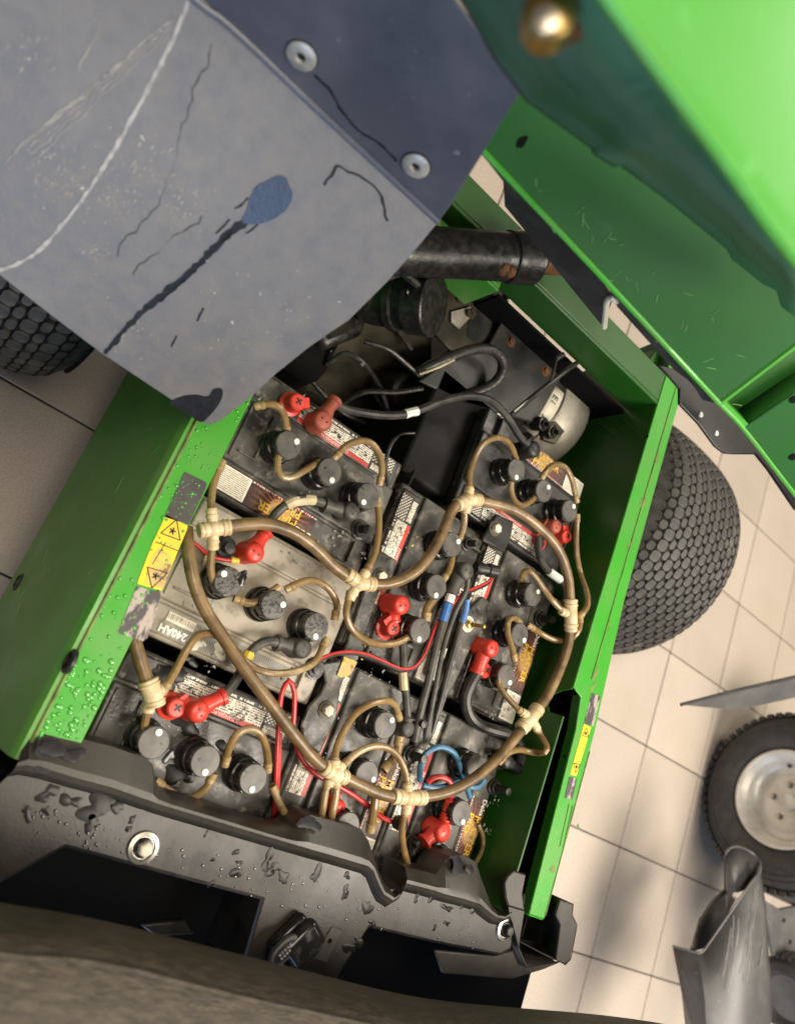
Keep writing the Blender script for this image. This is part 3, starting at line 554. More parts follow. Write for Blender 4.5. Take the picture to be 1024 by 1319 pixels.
for pts in ([(268, 12), (300, 42), (330, 72)], [(372, 112), (392, 134), (408, 148)], [(345, 82), (360, 98), (372, 110)], [(505, 238), (530, 260), (548, 275)]): streak(pts, onB, lambda t: .0022*math.sin(3.1*t)+.0004, 'wet', fb, 'wet_run', jit=.0012)
sp_ = [(357, 226), (368, 228), (372, 238), (377, 250), (371, 266), (358, 278), (340, 286), (322, 288), (312, 284), (318, 270), (322, 256), (330, 240), (345, 232)]
bb = BM(); prism(bb, [onA(*q, .0001) for q in closed(sp_)], nA*.0009); part('water_stain', bb, 'wet_head', fa)
streak([(318, 284), (300, 296), (275, 320), (245, 350), (215, 375), (185, 400), (160, 425), (135, 455)], onA, lambda t: .0034*(1-.3*t), 'wet', fa, 'water_stain')
streak([(300, 296), (270, 328), (240, 358), (205, 388)], onA, .0014, 'wet', fa, 'water_stain')
for q in ([(320, 254), (310, 264), (303, 268)], [(296, 282), (286, 293), (278, 300)], [(335, 285), (325, 295), (317, 300)], [(262, 396), (258, 405), (254, 413)], [(228, 432), (224, 440), (221, 446)]): streak(q, onA, .0009, 'wet', fa, 'water_stain')
st_ = [(219, 519), (235, 510), (252, 508), (268, 510), (275, 501), (285, 500), (287, 508), (282, 520), (270, 535), (258, 543), (240, 531)]
bb = BM(); prism(bb, [onA(*q, .0001) for q in closed(st_)], nA*.0007); part('water_stain', bb, 'wet', fa)
bb = BM(); r6 = random.Random(8)
for k in range(70):
    px, py = r6.uniform(0, 460), r6.uniform(0, 460)
    if py < px*.9-10 or py > 350+px*.6: continue
    p = onA(px, py, .0003); blob(bb, p, V((1, 0, 0)), sA, r6.choice((.0004, .0005, .0007, .001, .0016)), k, .0004, 9, r6.uniform(.5, 1.6))
part('dust_fleck', bb, 'scratch', fa, kind='stuff', smooth=0)
bb = BM(); r6 = random.Random(18)
for cx_, cy_, n_, sp in ((62, 225, 60, 22), (100, 240, 40, 14), (150, 255, 60, 20), (128, 325, 25, 10), (245, 268, 60, 20), (310, 158, 40, 26), (258, 125, 50, 26), (350, 190, 30, 26), (180, 215, 50, 24), (30, 60, 24, 24), (330, 430, 60, 50), (430, 330, 40, 36), (170, 435, 24, 14), (245, 160, 60, 40), (400, 250, 40, 40)):
    for k in range(n_):
        x_, y_ = r6.gauss(cx_, sp), r6.gauss(cy_, sp)
        if y_ < x_*.88-2: continue
        a_ = onA(x_, y_, .0003); L_ = r6.uniform(.001, .006); d_ = (sA+V((r6.uniform(-.5, .7), 0, 0))).normalized(); w_ = V((1, 0, 0))*r6.uniform(.0002, .0007)
        vs = [bb.verts.new(q) for q in (a_-w_, a_+d_*L_*.5-w_*r6.uniform(1, 2), a_+d_*L_, a_+d_*L_*.5+w_*r6.uniform(1, 2), a_+w_)]; bb.faces.new(vs)
part('dust_smudge', bb, 'smudge', fa, kind='stuff', smooth=0)

# bed front sheet (leans back), its end channel, the rubber strip under it, the folded plate and bright top edge
E1 = V((0, .5325, 1.0)); sE = V((0, .616, .788)); nE = V((0, -.788, .616))
def onE(px, py, off=0): return PP(px, py, E1, nE, off)
b = BM(); x0 = onE(600, 172).x; xe = onE(928, 518).x
prism(b, [onE(590, 160), onE(925, 517), onE(1012, 454), onE(1060, 420), onE(700, 70), onE(600, 40)], -nE*.003); bd = part('bed_front_sheet', b, 'green_bed_shade')
b = BM(); tube(b, [onE(590, 160), onE(760, 340), onE(927, 520)], .0032, 8); tube(b, [onE(927, 520), onE(970, 487), onE(1060, 418)], .0030, 8); part('sheet_edge', b, 'green', bd)
bb = BM(); blob(bb, onE(672, 182, .0004), V((1, 0, 0)), sE, .007, 3, .0004, 16, .5); part('punched_hole', bb, 'dark_void', bd)
b = BM()   # channel: back wall, lower flange, outer leg
prism(b, [onE(927, 517, -.03), onE(1016, 455, -.03), onE(1080, 440, -.03), onE(1040, 520, -.03), onE(960, 552, -.03)], -nE*.002); part('end_channel', b, 'green_deep', bd); b = BM(); loft(b, [[onE(955, 552), onE(1024, 506), onE(1100, 463)], [onE(955, 552)-nE*.04, onE(1024, 506)-nE*.04, onE(1100, 463)-nE*.04]]); solid(part('channel_web', b, 'green_deep', bd), .002)
b = BM(); prism(b, [onE(958, 550), onE(1024, 506), onE(1090, 470), onE(1150, 780), onE(1024, 637), onE(990, 597)], -nE*.003); part('bed_side_sheet', b, 'green_bed_shade', bd, bev=.001)
b = BM(); prism(b, [onE(925, 517), onE(932, 514), onE(964, 546), onE(958, 553)], -nE*.02); tube(b, [onE(927, 520), onE(960, 555), onE(1024, 637), onE(1060, 680)], .0028, 8); part('sheet_edge', b, 'green', bd)
b = BM()
for k in range(30):
    px_, py_ = rs_.uniform(690, 960), 0; py_ = 250+(px_-690)*.95+rs_.uniform(-60, 40)
    a_ = onE(px_, py_, .0004); d_ = V((rs_.uniform(-.012, .012), 0, 0))+sE*rs_.uniform(-.012, .012); tube(b, [a_, a_+d_*.5, a_+d_], rs_.uniform(.00015, .0004), 5, False)
part('scuff', b, 'scratch_green', bd, kind='stuff')
for px, py in ((1022, 514), (1021, 588)):
    bb = BM(); lathe(bb, [(.005, 0), (.005, .001)], frame(onE(px, py, .0005), nE), 12); part('punched_hole', bb, 'dark_void', bd)
b = BM(); z = .93
prism(b, PL([(622, 200, .985), (648, 233, .96), (650, 265, .925), (776, 420, .925), (790, 384, .975), (640, 205, .99)]), V((0, .003, 0))); rs = part('rubber_strip', b, 'strip_rubber')
b = BM(); prism(b, PL([(786, 375, .99), (795, 395, .975), (868, 476, .97), (890, 492, .98), (905, 515, .98), (925, 520, .99)]), V((0, .003, 0))); part('rubber_strip', b, 'tyre')
b = BM(); prism(b, PL([(850, 470), (876, 500), (876, 520), (900, 545), (922, 575), (934, 584), (946, 585), (974, 585), (990, 605), (1024, 655), (1060, 690), (1060, 660), (1000, 600), (925, 517), (890, 480)], .95), (0, 0, -.004)); mg = part('mud_guard', b, 'black', bev=.001)
for px, py in ((902, 534), (922, 558)):
    bb = BM(); lathe(bb, [(.0035, 0), (.0035, .002), (.001, .0025)], frame(P(px, py, .95), (0, 0, 1)), 10); part('guard_rivet', bb, 'white', mg)
b = BM(); tube(b, PL([(778, 421, .93), (780, 404, .95), (782, 388, .975), (788, 383, .985), (795, 388, .985)]), .0034, 8); part('strip_hook', b, 'latch')
# folded plate in front (hem) and rim
hem = [(560, -60), (606, 10), (640, 72), (680, 125), (735, 165), (765, 187), (767, 194), (790, 210), (800, 208), (860, 252), (940, 318), (946, 330), (985, 362), (1004, 372), (1010, 392), (1040, 415)]
rim_ = [(745, -60), (772, -20), (786, 2), (815, 42), (845, 84), (858, 102), (866, 113), (875, 126), (885, 140), (920, 188), (960, 245), (966, 254), (990, 288), (1010, 314), (1024, 332), (1050, 366)]
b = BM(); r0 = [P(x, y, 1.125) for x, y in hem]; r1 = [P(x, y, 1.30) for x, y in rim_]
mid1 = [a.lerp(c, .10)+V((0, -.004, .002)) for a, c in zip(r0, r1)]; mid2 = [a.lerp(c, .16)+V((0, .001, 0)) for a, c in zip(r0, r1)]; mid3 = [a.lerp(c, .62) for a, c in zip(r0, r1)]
loft(b, [r0, mid1, mid2, mid3, r1]); hp = part('folded_front_plate', b, 'green_plate_shade'); solid(hp, .003)
b = BM(); tube(b, [p for p in r1], .004, 8); far = [P(x+520, y-260, 1.30) for x, y in rim_]; loft(b, [r1, [p+V((.02, .01, .006)) for p in r1], far]); part('bed_top_flange', b, 'green_bright')
b = BM(); c = P(706, 22, 1.27); lathe(b, [(.004, -.01), (.012, -.01), (.012, .006), (.009, .008), (.001, .009)], frame(c, (-.5, -.4, .8)), 20); lt = part('bed_latch', b, 'brass')
b = BM(); c2 = P(738, 14, 1.265); lathe(b, [(.011, -.012), (.011, .004), (.002, .006)], frame(c2, (-.4, -.4, .8)), 6); lathe(b, [(.005, 0), (.005, .018)], frame(P(765, 12, 1.265), (-1, .2, .1)), 10); part('latch_bolt', b, 'rust', lt)
b = BM(); lathe(b, [(.006, 0), (.006, .005), (.001, .006)], frame(P(700, 32, 1.285), (-.5, -.4, .8)), 6); part('latch_nut', b, 'steel', lt)

# ------------------------------------------------------------------ black plastic seat base
top = [(28, 965), (38, 950), (55, 940), (100, 951), (145, 962), (190, 978), (197, 985), (199, 1000), (204, 1013), (220, 1025), (260, 1037), (300, 1050), (340, 1064), (370, 1070), (380, 1068), (387, 1060), (394, 1053), (400, 1050), (432, 1059), (465, 1069), (475, 1084), (482, 1107), (489, 1125), (495, 1140), (507, 1147), (517, 1142), (522, 1117), (562, 1127), (573, 1110), (580, 1104), (597, 1102), (613, 1111), (619, 1130), (632, 1165), (640, 1174), (650, 1174), (658, 1162)]
crease = [(22, 985), (36, 983), (60, 988), (100, 1000), (145, 1012), (190, 1028), (197, 1030), (199, 1031), (204, 1033), (220, 1038), (260, 1050), (300, 1062), (340, 1074), (370, 1083), (380, 1086), (387, 1088), (394, 1090), (400, 1092), (432, 1101), (465, 1111), (475, 1114), (482, 1120), (489, 1138), (495, 1150), (507, 1158), (517, 1152), (524, 1136), (562, 1146), (573, 1150), (580, 1152), (597, 1156), (613, 1161), (619, 1163), (632, 1174), (640, 1180), (650, 1182), (658, 1178)]
face0 = [(10, 1015), (30, 1018), (60, 1030), (100, 1045), (145, 1060), (190, 1075)]
def strip_(bm, a, c): loft(bm, [a, c])
b = BM(); ra = PL(top, .648); rb = PL(crease, .664)
low = [P(x, y, .646) for x, y in top]; low = [V((p.x, p.y+.001, .60)) for p in ra]
rc = [V((p.x, p.y-.012, .664)) for p in rb]
loft(b, [low, ra, [p.lerp(q, .85)+V((0, 0, .002)) for p, q in zip(ra, rb)], [p+V((0, -.002, 0)) for p in rb], [p+V((0, -.008, -.003)) for p in rb], [p+V((.0, -.016, -.016)) for p in rb]]); lip = part('seat_base_lip', b, 'console_pale', smooth=22)
# main face with the pocket cut out of it
def F(px, py): return P(px, py, .654)
edge = [V((p.x, p.y-.014, .654)) for p in rb]
L0, L1, L2, L3 = F(84, 1093), F(337, 1160), F(312, 1245), F(-20, 1150)
b = BM()
leftcol = [F(22, 985), F(10, 1010), F(-30, 1060), F(-60, 1130)]
g = [b.verts.new(p) for p in edge]; pts_low = [F(-60, 1130), L3, L0, L1, L2, F(330, 1275), F(352, 1290), F(428, 1272), F(476, 1196), F(560, 1216), F(645, 1232), F(658, 1225), F(668, 1180)]
pts_low = [F(-14, 1022), F(-170, 1050)]+pts_low; h = [b.verts.new(p) for p in pts_low]
b.faces.new(g+h[::-1]); bmesh.ops.triangulate(b, faces=b.faces[:])
for pr_ in ((h[4], h[5]), (h[5], h[6]), (h[3], h[4])):
    v0, v1 = pr_; w0, w1 = b.verts.new(v0.co+V((.004, -.006, -.095))), b.verts.new(v1.co+V((-.004, -.006, -.095))); b.faces.new((v0, v1, w1, w0))
for i in range(6, len(h)-1):
    v0, v1 = h[i], h[i+1]; w0, w1 = b.verts.new(v0.co+V((0, 0, -.05))), b.verts.new(v1.co+V((0, 0, -.05))); b.faces.new((v0, v1, w1, w0))
fc = part('seat_base', b, 'console', smooth=40, bev=.004, seg=3)
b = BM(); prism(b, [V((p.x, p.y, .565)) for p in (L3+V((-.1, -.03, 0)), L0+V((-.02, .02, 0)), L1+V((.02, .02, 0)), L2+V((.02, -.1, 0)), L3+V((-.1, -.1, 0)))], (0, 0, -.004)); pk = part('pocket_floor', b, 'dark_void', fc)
b = BM(); prism(b, PL([(180, 1192), (240, 1185), (252, 1205), (200, 1208)], .58), (0, 0, -.008)); part('pocket_clip', b, 'console', fc, bev=.003)
b = BM(); box(b, (-.10, -.6, .30), (1.20, -.17, .53)); box(b, (.20, -.125, .30), (1.0, -.118, .60)); part('under_seat_shade_box', b, 'dark_void')  # dark box added in place of the shade below the seat
# bolts, socket, cover plate, droplets
for px, py in ((184, 1092), (650, 1197)):
    c = F(px, py); bb = BM(); lathe(bb, [(.0175, 0), (.0165, .003), (.0125, .004), (.0115, .002)], frame(c, (0, 0, 1)), 28); wsr = part('bolt_washer', bb, 'steel', fc)
    bb = BM(); lathe(bb, [(.0115, .0), (.0105, .004), (.0075, .0045)], frame(c, (0, 0, 1)), 24); part('bolt_seat', bb, 'black_gloss', wsr)
    bb = BM(); lathe(bb, [(.0078, .002), (.0078, .011), (.006, .0125), (.001, .0128)], frame(c, (0, 0, 1)), 6); part('bolt_head', bb, 'cream' if px < 300 else 'black', wsr)
b = BM(); c = F(372, 1216); d = (F(400, 1205)-F(365, 1240)).normalized(); e = d.cross(V((0, 0, 1)))
Mx = Matrix((e, -d, V((0, 0, 1)))).transposed().to_4x4(); Mx.translation = c
box(b, (-.026, -.030, 0), (.031, .022, .016), Mx); so = part('charge_socket', b, 'black_gloss', fc, bev=.006, seg=3)
b = BM(); box(b, (-.020, -.034, .012), (.016, .014, .030), Mx); part('socket_cover', b, 'black_gloss', so, bev=.007, seg=3)
b = BM(); Mc = frame(P(368, 1226, .682), (0, 0, 1), d); n = 20
pl = [Mc @ V((.020*math.copysign(abs(math.cos(a))**.8, math.cos(a)), .011*math.copysign(abs(math.sin(a))**.8, math.sin(a)), 0)) for a in [2*math.pi*k/n for k in range(n)]]
prism(b, pl, (0, 0, -.008)); fcv = part('socket_face', b, 'fender', so, bev=.0015)
b = BM(); pl = [Mc @ V((.016*math.cos(a), .0075*math.sin(a), .0002)) for a in [2*math.pi*k/n for k in range(n)]]; prism(b, pl, (0, 0, .0006)); part('socket_inset', b, 'black', so)
b = BM()
for k in range(5):
    for j in range(2): box(b, (-.009+k*.004, -.004+j*.005, .001), (-.0065+k*.004, -.001+j*.005, .0015), Mc)
part('socket_mark', b, 'scratch', so)
b = BM(); prism(b, [F(427, 1194), F(441, 1198), F(421, 1240), F(404, 1235)], (0, 0, .0016)); cv = part('cover_plate', b, 'console_pale', fc, bev=.0008)
bb = BM(); lathe(bb, [(.003, 0), (.003, .0006)], frame(F(424, 1212)+V((0, 0, .0016)), (0, 0, 1)), 10); part('punched_hole', bb, 'dark_void', cv)
bb = BM(); r7 = random.Random(21); bd_ = BM()
for px, py, r, sx in ((345, 1107, .012, .7), (352, 1120, .008, 1.4), (365, 1130, .007, 1.6), (305, 1124, .009, .8), (308, 1112, .004, 1), (304, 1098, .005, .8), (408, 1125, .011, .8), (445, 1150, .010, .6), (473, 1170, .011, .9), (447, 1128, .006, .8), (490, 1152, .005, 1), (508, 1150, .006, 1.3), (536, 1158, .007, .6), (556, 1155, .008, .9), (575, 1170, .005, 2.4), (597, 1164, .009, .6), (612, 1168, .010, .9), (170, 1056, .005, .9), (125, 1040, .017, 1.2), (118, 1060, .010, 1), (62, 1022, .010, 1.1), (90, 1032, .008, 1.6), (60, 1045, .006, .8), (35, 1048, .007, 1), (265, 1075, .004, .5), (272, 1139, .005, .8), (274, 1108, .003, 1), (449, 1222, .008, 1.4), (462, 1215, .007, 1.5), (400, 1255, .005, 1.6), (480, 1190, .006, 1), (150, 1040, .006, 2), (165, 1068, .004, 1), (560, 1195, .004, 1), (575, 1190, .004, 1.6)):
    blob(bb, F(px, py)+V((0, 0, .0002)), V((1, 0, 0)), V((0, 1, 0)), r*.8, px, .0003, 40, sx, .5)
part('puddle', bb, 'puddle', fc, kind='stuff', smooth=60)
b = BM()
for k in range(170):
    px = r7.uniform(30, 610); py = 985+px*.27+r7.uniform(40, 85)
    if 80 < px < 320 and py > 1085+.27*(px-80): continue
    sphere(b, F(px, py)+V((0, 0, .0003)), r7.choice((.0006, .0009, .0013, .0018)), 6, .5)
part('water_droplets', b, 'bead_black', fc, kind='stuff')
bb = BM()
for px, py, r, sx in ((60, 975, .015, 1.6), (95, 972, .01, 1.5), (395, 1060, .011, 1.5), (405, 1063, .010, 1.5), (590, 1116, .016, 1.1), (605, 1120, .010, 1), (70, 965, .012, 1.7)):
    a_ = P(px, py, .6605); blob(bb, P(px, py, .6605), V((1, 0, 0)), V((0, 1, -.3)), r*.7, px+9, .0005, 22, sx, .4)
part('wet_patch', bb, 'wet', lip, kind='stuff')
# end bracket of the seat base
b = BM(); prism(b, PL([(652, 1158), (650, 1140), (654, 1130), (662, 1122), (678, 1127), (673, 1152), (676, 1174), (655, 1168)], .67), (0, 0, -.006)); part('seat_base_tab', b, 'console_pale', fc, bev=.002)
b = BM(); prism(b, PL([(655, 1168), (676, 1174), (668, 1222), (660, 1190), (656, 1180)], .662), (0, 0, -.012)); part('seat_base_tab', b, 'console', fc, bev=.001)
def wall_(pts, z0, z1, mat, name, t=.003):
    bb = BM(); lo = [P(x, y, z1) for x, y in pts]; loft(bb, [lo, [V((p.x, p.y, z0)) for p in lo]]); o = part(name, bb, mat, fc, smooth=20); solid(o, t, 0); return o
b = BM(); prism(b, PL([(676, 1153), (726, 1160), (722, 1195), (718, 1236), (680, 1245), (665, 1226), (668, 1200)], .55), (0, 0, -.004)); part('bracket_floor', b, 'black', fc)
wall_([(676, 1153), (672, 1180), (668, 1222), (678, 1246), (715, 1240)], .545, .655, 'console', 'bracket_wall')
b = BM(); prism(b, PL([(722, 1160), (738, 1165), (737, 1180), (743, 1193), (735, 1236), (728, 1243), (716, 1238), (722, 1192), (716, 1180)], .655), (0, 0, -.005)); part('bracket_rim', b, 'console_pale', fc, bev=.0015)
wall_([(738, 1165), (737, 1180), (743, 1193), (735, 1236), (728, 1243)], .545, .652, 'console', 'bracket_wall')
b = BM(); prism(b, PL([(668, 1222), (678, 1244), (724, 1240), (700, 1250), (660, 1262), (570, 1255), (560, 1225), (640, 1232)], .645), (0, 0, -.006)); part('bracket_foot', b, 'console_pale', fc, bev=.002)

# seat cushion (tipped, close to the lens)
b = BM(); rows = []
sil = [(-160, 1130), (-60, 1148), (0, 1160), (60, 1166), (130, 1180), (250, 1214), (400, 1252), (520, 1282), (620, 1290), (700, 1297), (780, 1306), (880, 1322), (1000, 1350)]
rr_ = random.Random(4)
base = [P(x, y, .79) for x, y in sil]
for dz, dy, wv in ((-.05, -.30, 0), (-.03, -.16, 0), (-.012, -.03, .5), (-.004, -.006, 1), (.004, .0, 1), (.02, .002, 1), (.045, .003, 1), (.07, .0, 1), (.083, -.004, 1), (.088, -.009, 1), (.091, -.016, 1), (.098, -.03, .6), (.104, -.06, .4), (.108, -.12, 0), (.104, -.2, 0), (.09, -.4, 0)):
    rows.append([V((p.x, p.y+dy+wv*.0016*math.sin(i*1.3+dz*50), p.z+dz+wv*.0016*math.sin(i*.9+dz*30))) for i, p in enumerate(base)])
loft(b, rows); se = part('seat_cushion', b, 'seat', smooth=80)
sm = se.modifiers.new('s', 'SUBSURF'); sm.levels = 2; sm.render_levels = 2
b = BM(); tube(b, [V((p.x, p.y-.0085, p.z+.0905)) for p in base], .0024, 8); part('seat_piping', b, 'seat', se)

# ------------------------------------------------------------------ turf tyres of the vehicle
def turf_wheel(cx, sgn, keep, yc=.735):
    c = V((cx, yc, .287)); RO = .285; HW = .155
    e = bpy.data.objects.new('wheel', None); COL.objects.link(e); e.parent = veh; e.location = c-veh.location
    def prof(x):                      # crown radius at offset x from the middle of the tyre
        t = min(1, abs(x)/HW); return RO-.010-.012*t**2-.040*t**6
    b = BM(); pr_ = [(.13, -HW*.86), (.20, -HW*1.04), (.235, -HW*1.03)]+[(prof(x), x) for x in [HW*(k/8) for k in range(-8, 9)]]+[(.235, HW*1.03), (.20, HW*1.04), (.13, HW*.86)]
    lathe(b, pr_, frame((0, 0, 0), (1, 0, 0)), 64, cap=False); ty = obj('tyre', b, M['groove'], e, True)
    b = BM(); lathe(b, [(.128, -HW*.8), (.135, -HW*.86), (.115, -HW*.5), (.03, -HW*.4), (.03, HW*.4), (.115, HW*.5), (.135, HW*.86), (.128, HW*.8)], frame((0, 0, 0), (1, 0, 0)), 40); obj('rim', b, M['rim'], e, True)
    NR = 66; NC = 17; pitch = 2*HW/NC; cache = {}; many = BM(); cnt = 0
    for j in range(NC):
        x = -HW+pitch*(j+.5); r0 = prof(x); slope = (prof(x+.002)-prof(x-.002))/.004; key = j
        hl = math.pi*RO/NR*(.92 if j % 2 == 0 else .74); hw = pitch*(.55 if j % 2 == 0 else .36)
        bb = BM(); pts = [(-hw, -hl*.55), (-hw*.62, -hl*.94), (0, -hl), (hw*.62, -hl*.94), (hw, -hl*.55), (hw, hl*.55), (hw*.62, hl*.94), (0, hl), (-hw*.62, hl*.94), (-hw, hl*.55)]
        lo = [bb.verts.new((px, py, -.004+slope*px)) for px, py in pts]; hi = [bb.verts.new((px*.95, py*.95, .0058+slope*px)) for px, py in pts]
        bb.faces.new(hi)
        for q in range(10): bb.faces.new((lo[q], lo[(q+1) % 10], hi[(q+1) % 10], hi[q]))
        me = mesh_from('tread_block', bb, M['tread'], 0)
        for i in range(NR):
            a = 2*math.pi*(i+.5*(j % 2))/NR
            up = V((0, math.sin(a), math.cos(a))); pos = V((x, 0, 0))+up*r0
            Mt = Matrix(((1, 0, 0), (0, math.cos(a), math.sin(a)), (0, -math.sin(a), math.cos(a)))).to_4x4(); Mt.translation = pos
            wpos = c+pos; view = (V((0, 0, CH))-wpos).normalized()
            if cnt < 296 and view.dot(up) > -.05 and keep(wpos):
                o = bpy.data.objects.new('tread_block', me); COL.objects.link(o); o.parent = e; o.matrix_basis = Mt; cnt += 1
            else:
                tmp = BM(); tmp.from_mesh(me); tmp.transform(Mt); tm = bpy.data.meshes.new('t'); tmp.to_mesh(tm); tmp.free(); many.from_mesh(tm); bpy.data.meshes.remove(tm)
    obj('tread', many, M['tread'], e, True, kind='stuff', smooth=0); return e
turf_wheel(1.335, 1, lambda p: p.x > 1.21)
turf_wheel(-.015, -1, lambda p: p.x > -.12, .622)

# ------------------------------------------------------------------ the other machine on the floor
mac = thing('parked_machine', 'machine with silver rimmed wheel and scuffed grey fender standing on the tiles', 'machine', (2.5, .45, 0))
def mpart(name, bm, mat, parent=None, **k): return obj(name, bm, M[mat], parent or mac, **k)
WC = PP(1012, 1031, V((2.42, 0, 0)), V((1, 0, 0))); RO = WC.z
e = bpy.data.objects.new('wheel', None); COL.objects.link(e); e.parent = mac; e.location = WC-mac.location
Mw = frame((0, 0, 0), (-1, 0, 0), (0, 0, 1))
b = BM(); lathe(b, [(RO*.53, .0), (RO*.55, .012), (RO*.62, .024), (RO*.74, .030), (RO*.86, .022), (RO*.93, .004), (RO*.965, -.02), (RO*.97, -.10), (RO*.965, -.20), (RO*.9, -.23), (RO*.6, -.23)], Mw, 72, cap=False); obj('tyre', b, M['tyre'], e, True)
b = BM()
for k in range(5): lathe(b, [(RO*(.64+.06*k), .020+.006*math.sin(k*.8)), (RO*(.645+.06*k), .0225+.006*math.sin(k*.8)), (RO*(.65+.06*k), .020+.006*math.sin(k*.8))], Mw, 60, cap=False)
obj('sidewall_ring', b, M['tyre'], e, True)
rr_ = RO*.545
b = BM(); lathe(b, [(rr_, .010), (rr_*1.0, .020), (rr_*.96, .021), (rr_*.94, .008), (rr_*.90, .004), (rr_*.86, -.004), (rr_*.80, -.008), (rr_*.77, -.022), (rr_*.72, -.03), (rr_*.62, -.034), (rr_*.55, -.030), (rr_*.40, -.026), (rr_*.28, -.026), (.001, -.026)], Mw, 64, cap=False); rm = obj('rim', b, M['rim'], e, True)
b = BM(); lathe(b, [(.026, -.026), (.026, -.016), (.020, -.013), (.018, -.014), (.001, -.014)], Mw, 28); hb = obj('hub', b, M['rim'], e, True)
for k in range(5):
    a = k*1.2566+.5; p = Mw @ V((.052*math.cos(a), .052*math.sin(a), -.026)); bb = BM(); lathe(bb, [(.012, 0), (.012, .003), (.0085, .003), (.0085, .012), (.004, .013), (.001, .013)], frame(p, (-1, 0, 0)), 6); obj('lug_nut', bb, M['steel'], e, True)
bb = BM(); sphere(bb, Mw @ V((-.02, .108, -.024)), .008, 8); obj('valve', bb, M['tyre'], e, True)
b = BM(); box(b, (-.011, -.105, -.004), (.011, .004, .013)); bmesh.ops.bevel(b, geom=[q for q in b.edges], offset=.003, segments=1, affect='EDGES'); lug_me = mesh_from('tread_lug', b, M['lug'], 30)
b = BM(); box(b, (-.012, -.23, -.004), (.008, -.115, .013)); bmesh.ops.bevel(b, geom=[q for q in b.edges], offset=.003, segments=1, affect='EDGES'); lug2 = mesh_from('tread_lug', b, M['lug'], 30)
NL = 58
for k in range(NL):
    for me_, da in ((lug_me, 0), (lug2, .5)):
        a = 2*math.pi*(k+da)/NL; up = Mw.to_3x3() @ V((math.cos(a), math.sin(a), 0)); tn = Mw.to_3x3() @ V((-math.sin(a), math.cos(a), 0)); zz = Mw.to_3x3() @ V((0, 0, 1))
        Mt = Matrix((tn, zz, up)).transposed().to_4x4(); Mt.translation = up*(RO*.962)
        o = bpy.data.objects.new('tread_lug', me_); COL.objects.link(o); o.parent = e; o.matrix_basis = Mt
# plate sticking out of the frame
b = BM(); prism(b, [P(877, 908, .40), P(1024, 872, .50), P(1090, 858, .54), P(1090, 885, .50), P(1024, 899, .46), P(950, 915, .40)], (.002, .0, -.004)); gp = mpart('deck_plate', b, 'fender', bev=.001)
b = BM(); tube(b, [P(877, 908, .402), P(950, 889, .452), P(1024, 872, .502), P(1090, 858, .54)], .004, 8, False); mpart('plate_rim', b, 'black', gp)
# fender
q1 = [P(866, 1219, .285), P(884, 1224, .315), P(899, 1228, .338), P(904, 1227, .343), P(908, 1223, .346), P(924, 1200, .362), P(940, 1177, .376), P(956, 1153, .388), P(969, 1135, .392), P(976, 1126, .388), P(979, 1116, .380)]
q3 = [P(884, 1336, .30), P(897, 1342, .345), P(911, 1347, .388), P(917, 1347, .396), P(922, 1344, .400), P(938, 1333, .412), P(952, 1318, .420), P(967, 1298, .424), P(979, 1275, .418), P(986, 1250, .405), P(990, 1225, .385)]
q2 = [a.lerp(c_, .5)+V((0, 0, .006)) for a, c_ in zip(q1, q3)]
q4 = [c_+(c_-a)*.6 for a, c_ in zip(q1, q3)]
b = BM(); loft(b, [spline(r_, .01) for r_ in (q1,)][0:0] or [q1, q2, q3, q4]); fe = mpart('fender', b, 'fender', smooth=40); solid(fe, .004)
b = BM(); t1 = [P(934, 1150, .30), P(934, 1110, .32), P(937, 1096, .33), P(950, 1091, .335), P(968, 1099, .34), P(978, 1110, .36), P(980, 1120, .385)]
t2 = [P(936, 1180, .33), P(940, 1160, .35), P(944, 1150, .36), P(952, 1150, .37), P(962, 1146, .375), P(970, 1138, .38), P(976, 1128, .385)]
loft(b, [t1, t2]); fr = mpart('fender_return', b, 'fender', fe, smooth=60); solid(fr, .003)
b = BM(); tube(b, t1, .003, 8); tube(b, q1, .0025, 8); mpart('fender_edge', b, 'fender', fe)
b = BM(); prism(b, PL([(934, 1150), (948, 1160), (925, 1200), (908, 1222), (893, 1226), (905, 1185)], .24), (0, 0, -.01)); mpart('fender_inside', b, 'black', fe)
b = BM(); tube(b, PL([(934, 1148, .31), (918, 1164, .29), (905, 1185, .27), (896, 1210, .27), (893, 1225, .3)]), .006, 8); mpart('fender_hem', b, 'fender', fe)
def fscr(pts, w_=.0012):
    bb = BM(); tube(bb, [p+V((-.003, -.004, .004)) for p in pts], w_, 5); mpart('scratch', bb, 'scratch_faint', fe)
r9 = random.Random(12); Rw = [q1, q2, q3]
def fpt(u, v_):
    u = max(0, min(1.999, u)); i = int(u); f = u-i; v_ = max(0, min(9.999, v_)); j = int(v_); g = v_-j
    A = Rw[i][j].lerp(Rw[i][j+1], g); B = Rw[i+1][j].lerp(Rw[i+1][j+1], g); return A.lerp(B, f)+V((-.002, 0, .002))
for k in range(9):
    u0, v0 = r9.uniform(.05, 1.2), r9.uniform(4.5, 9); du, dv = r9.uniform(.3, .8), r9.uniform(-1.2, -.2)
    fscr([fpt(u0+du*t, v0+dv*t+.05*math.sin(t*4)) for t in (0, .25, .5, .75, 1)], .0009)
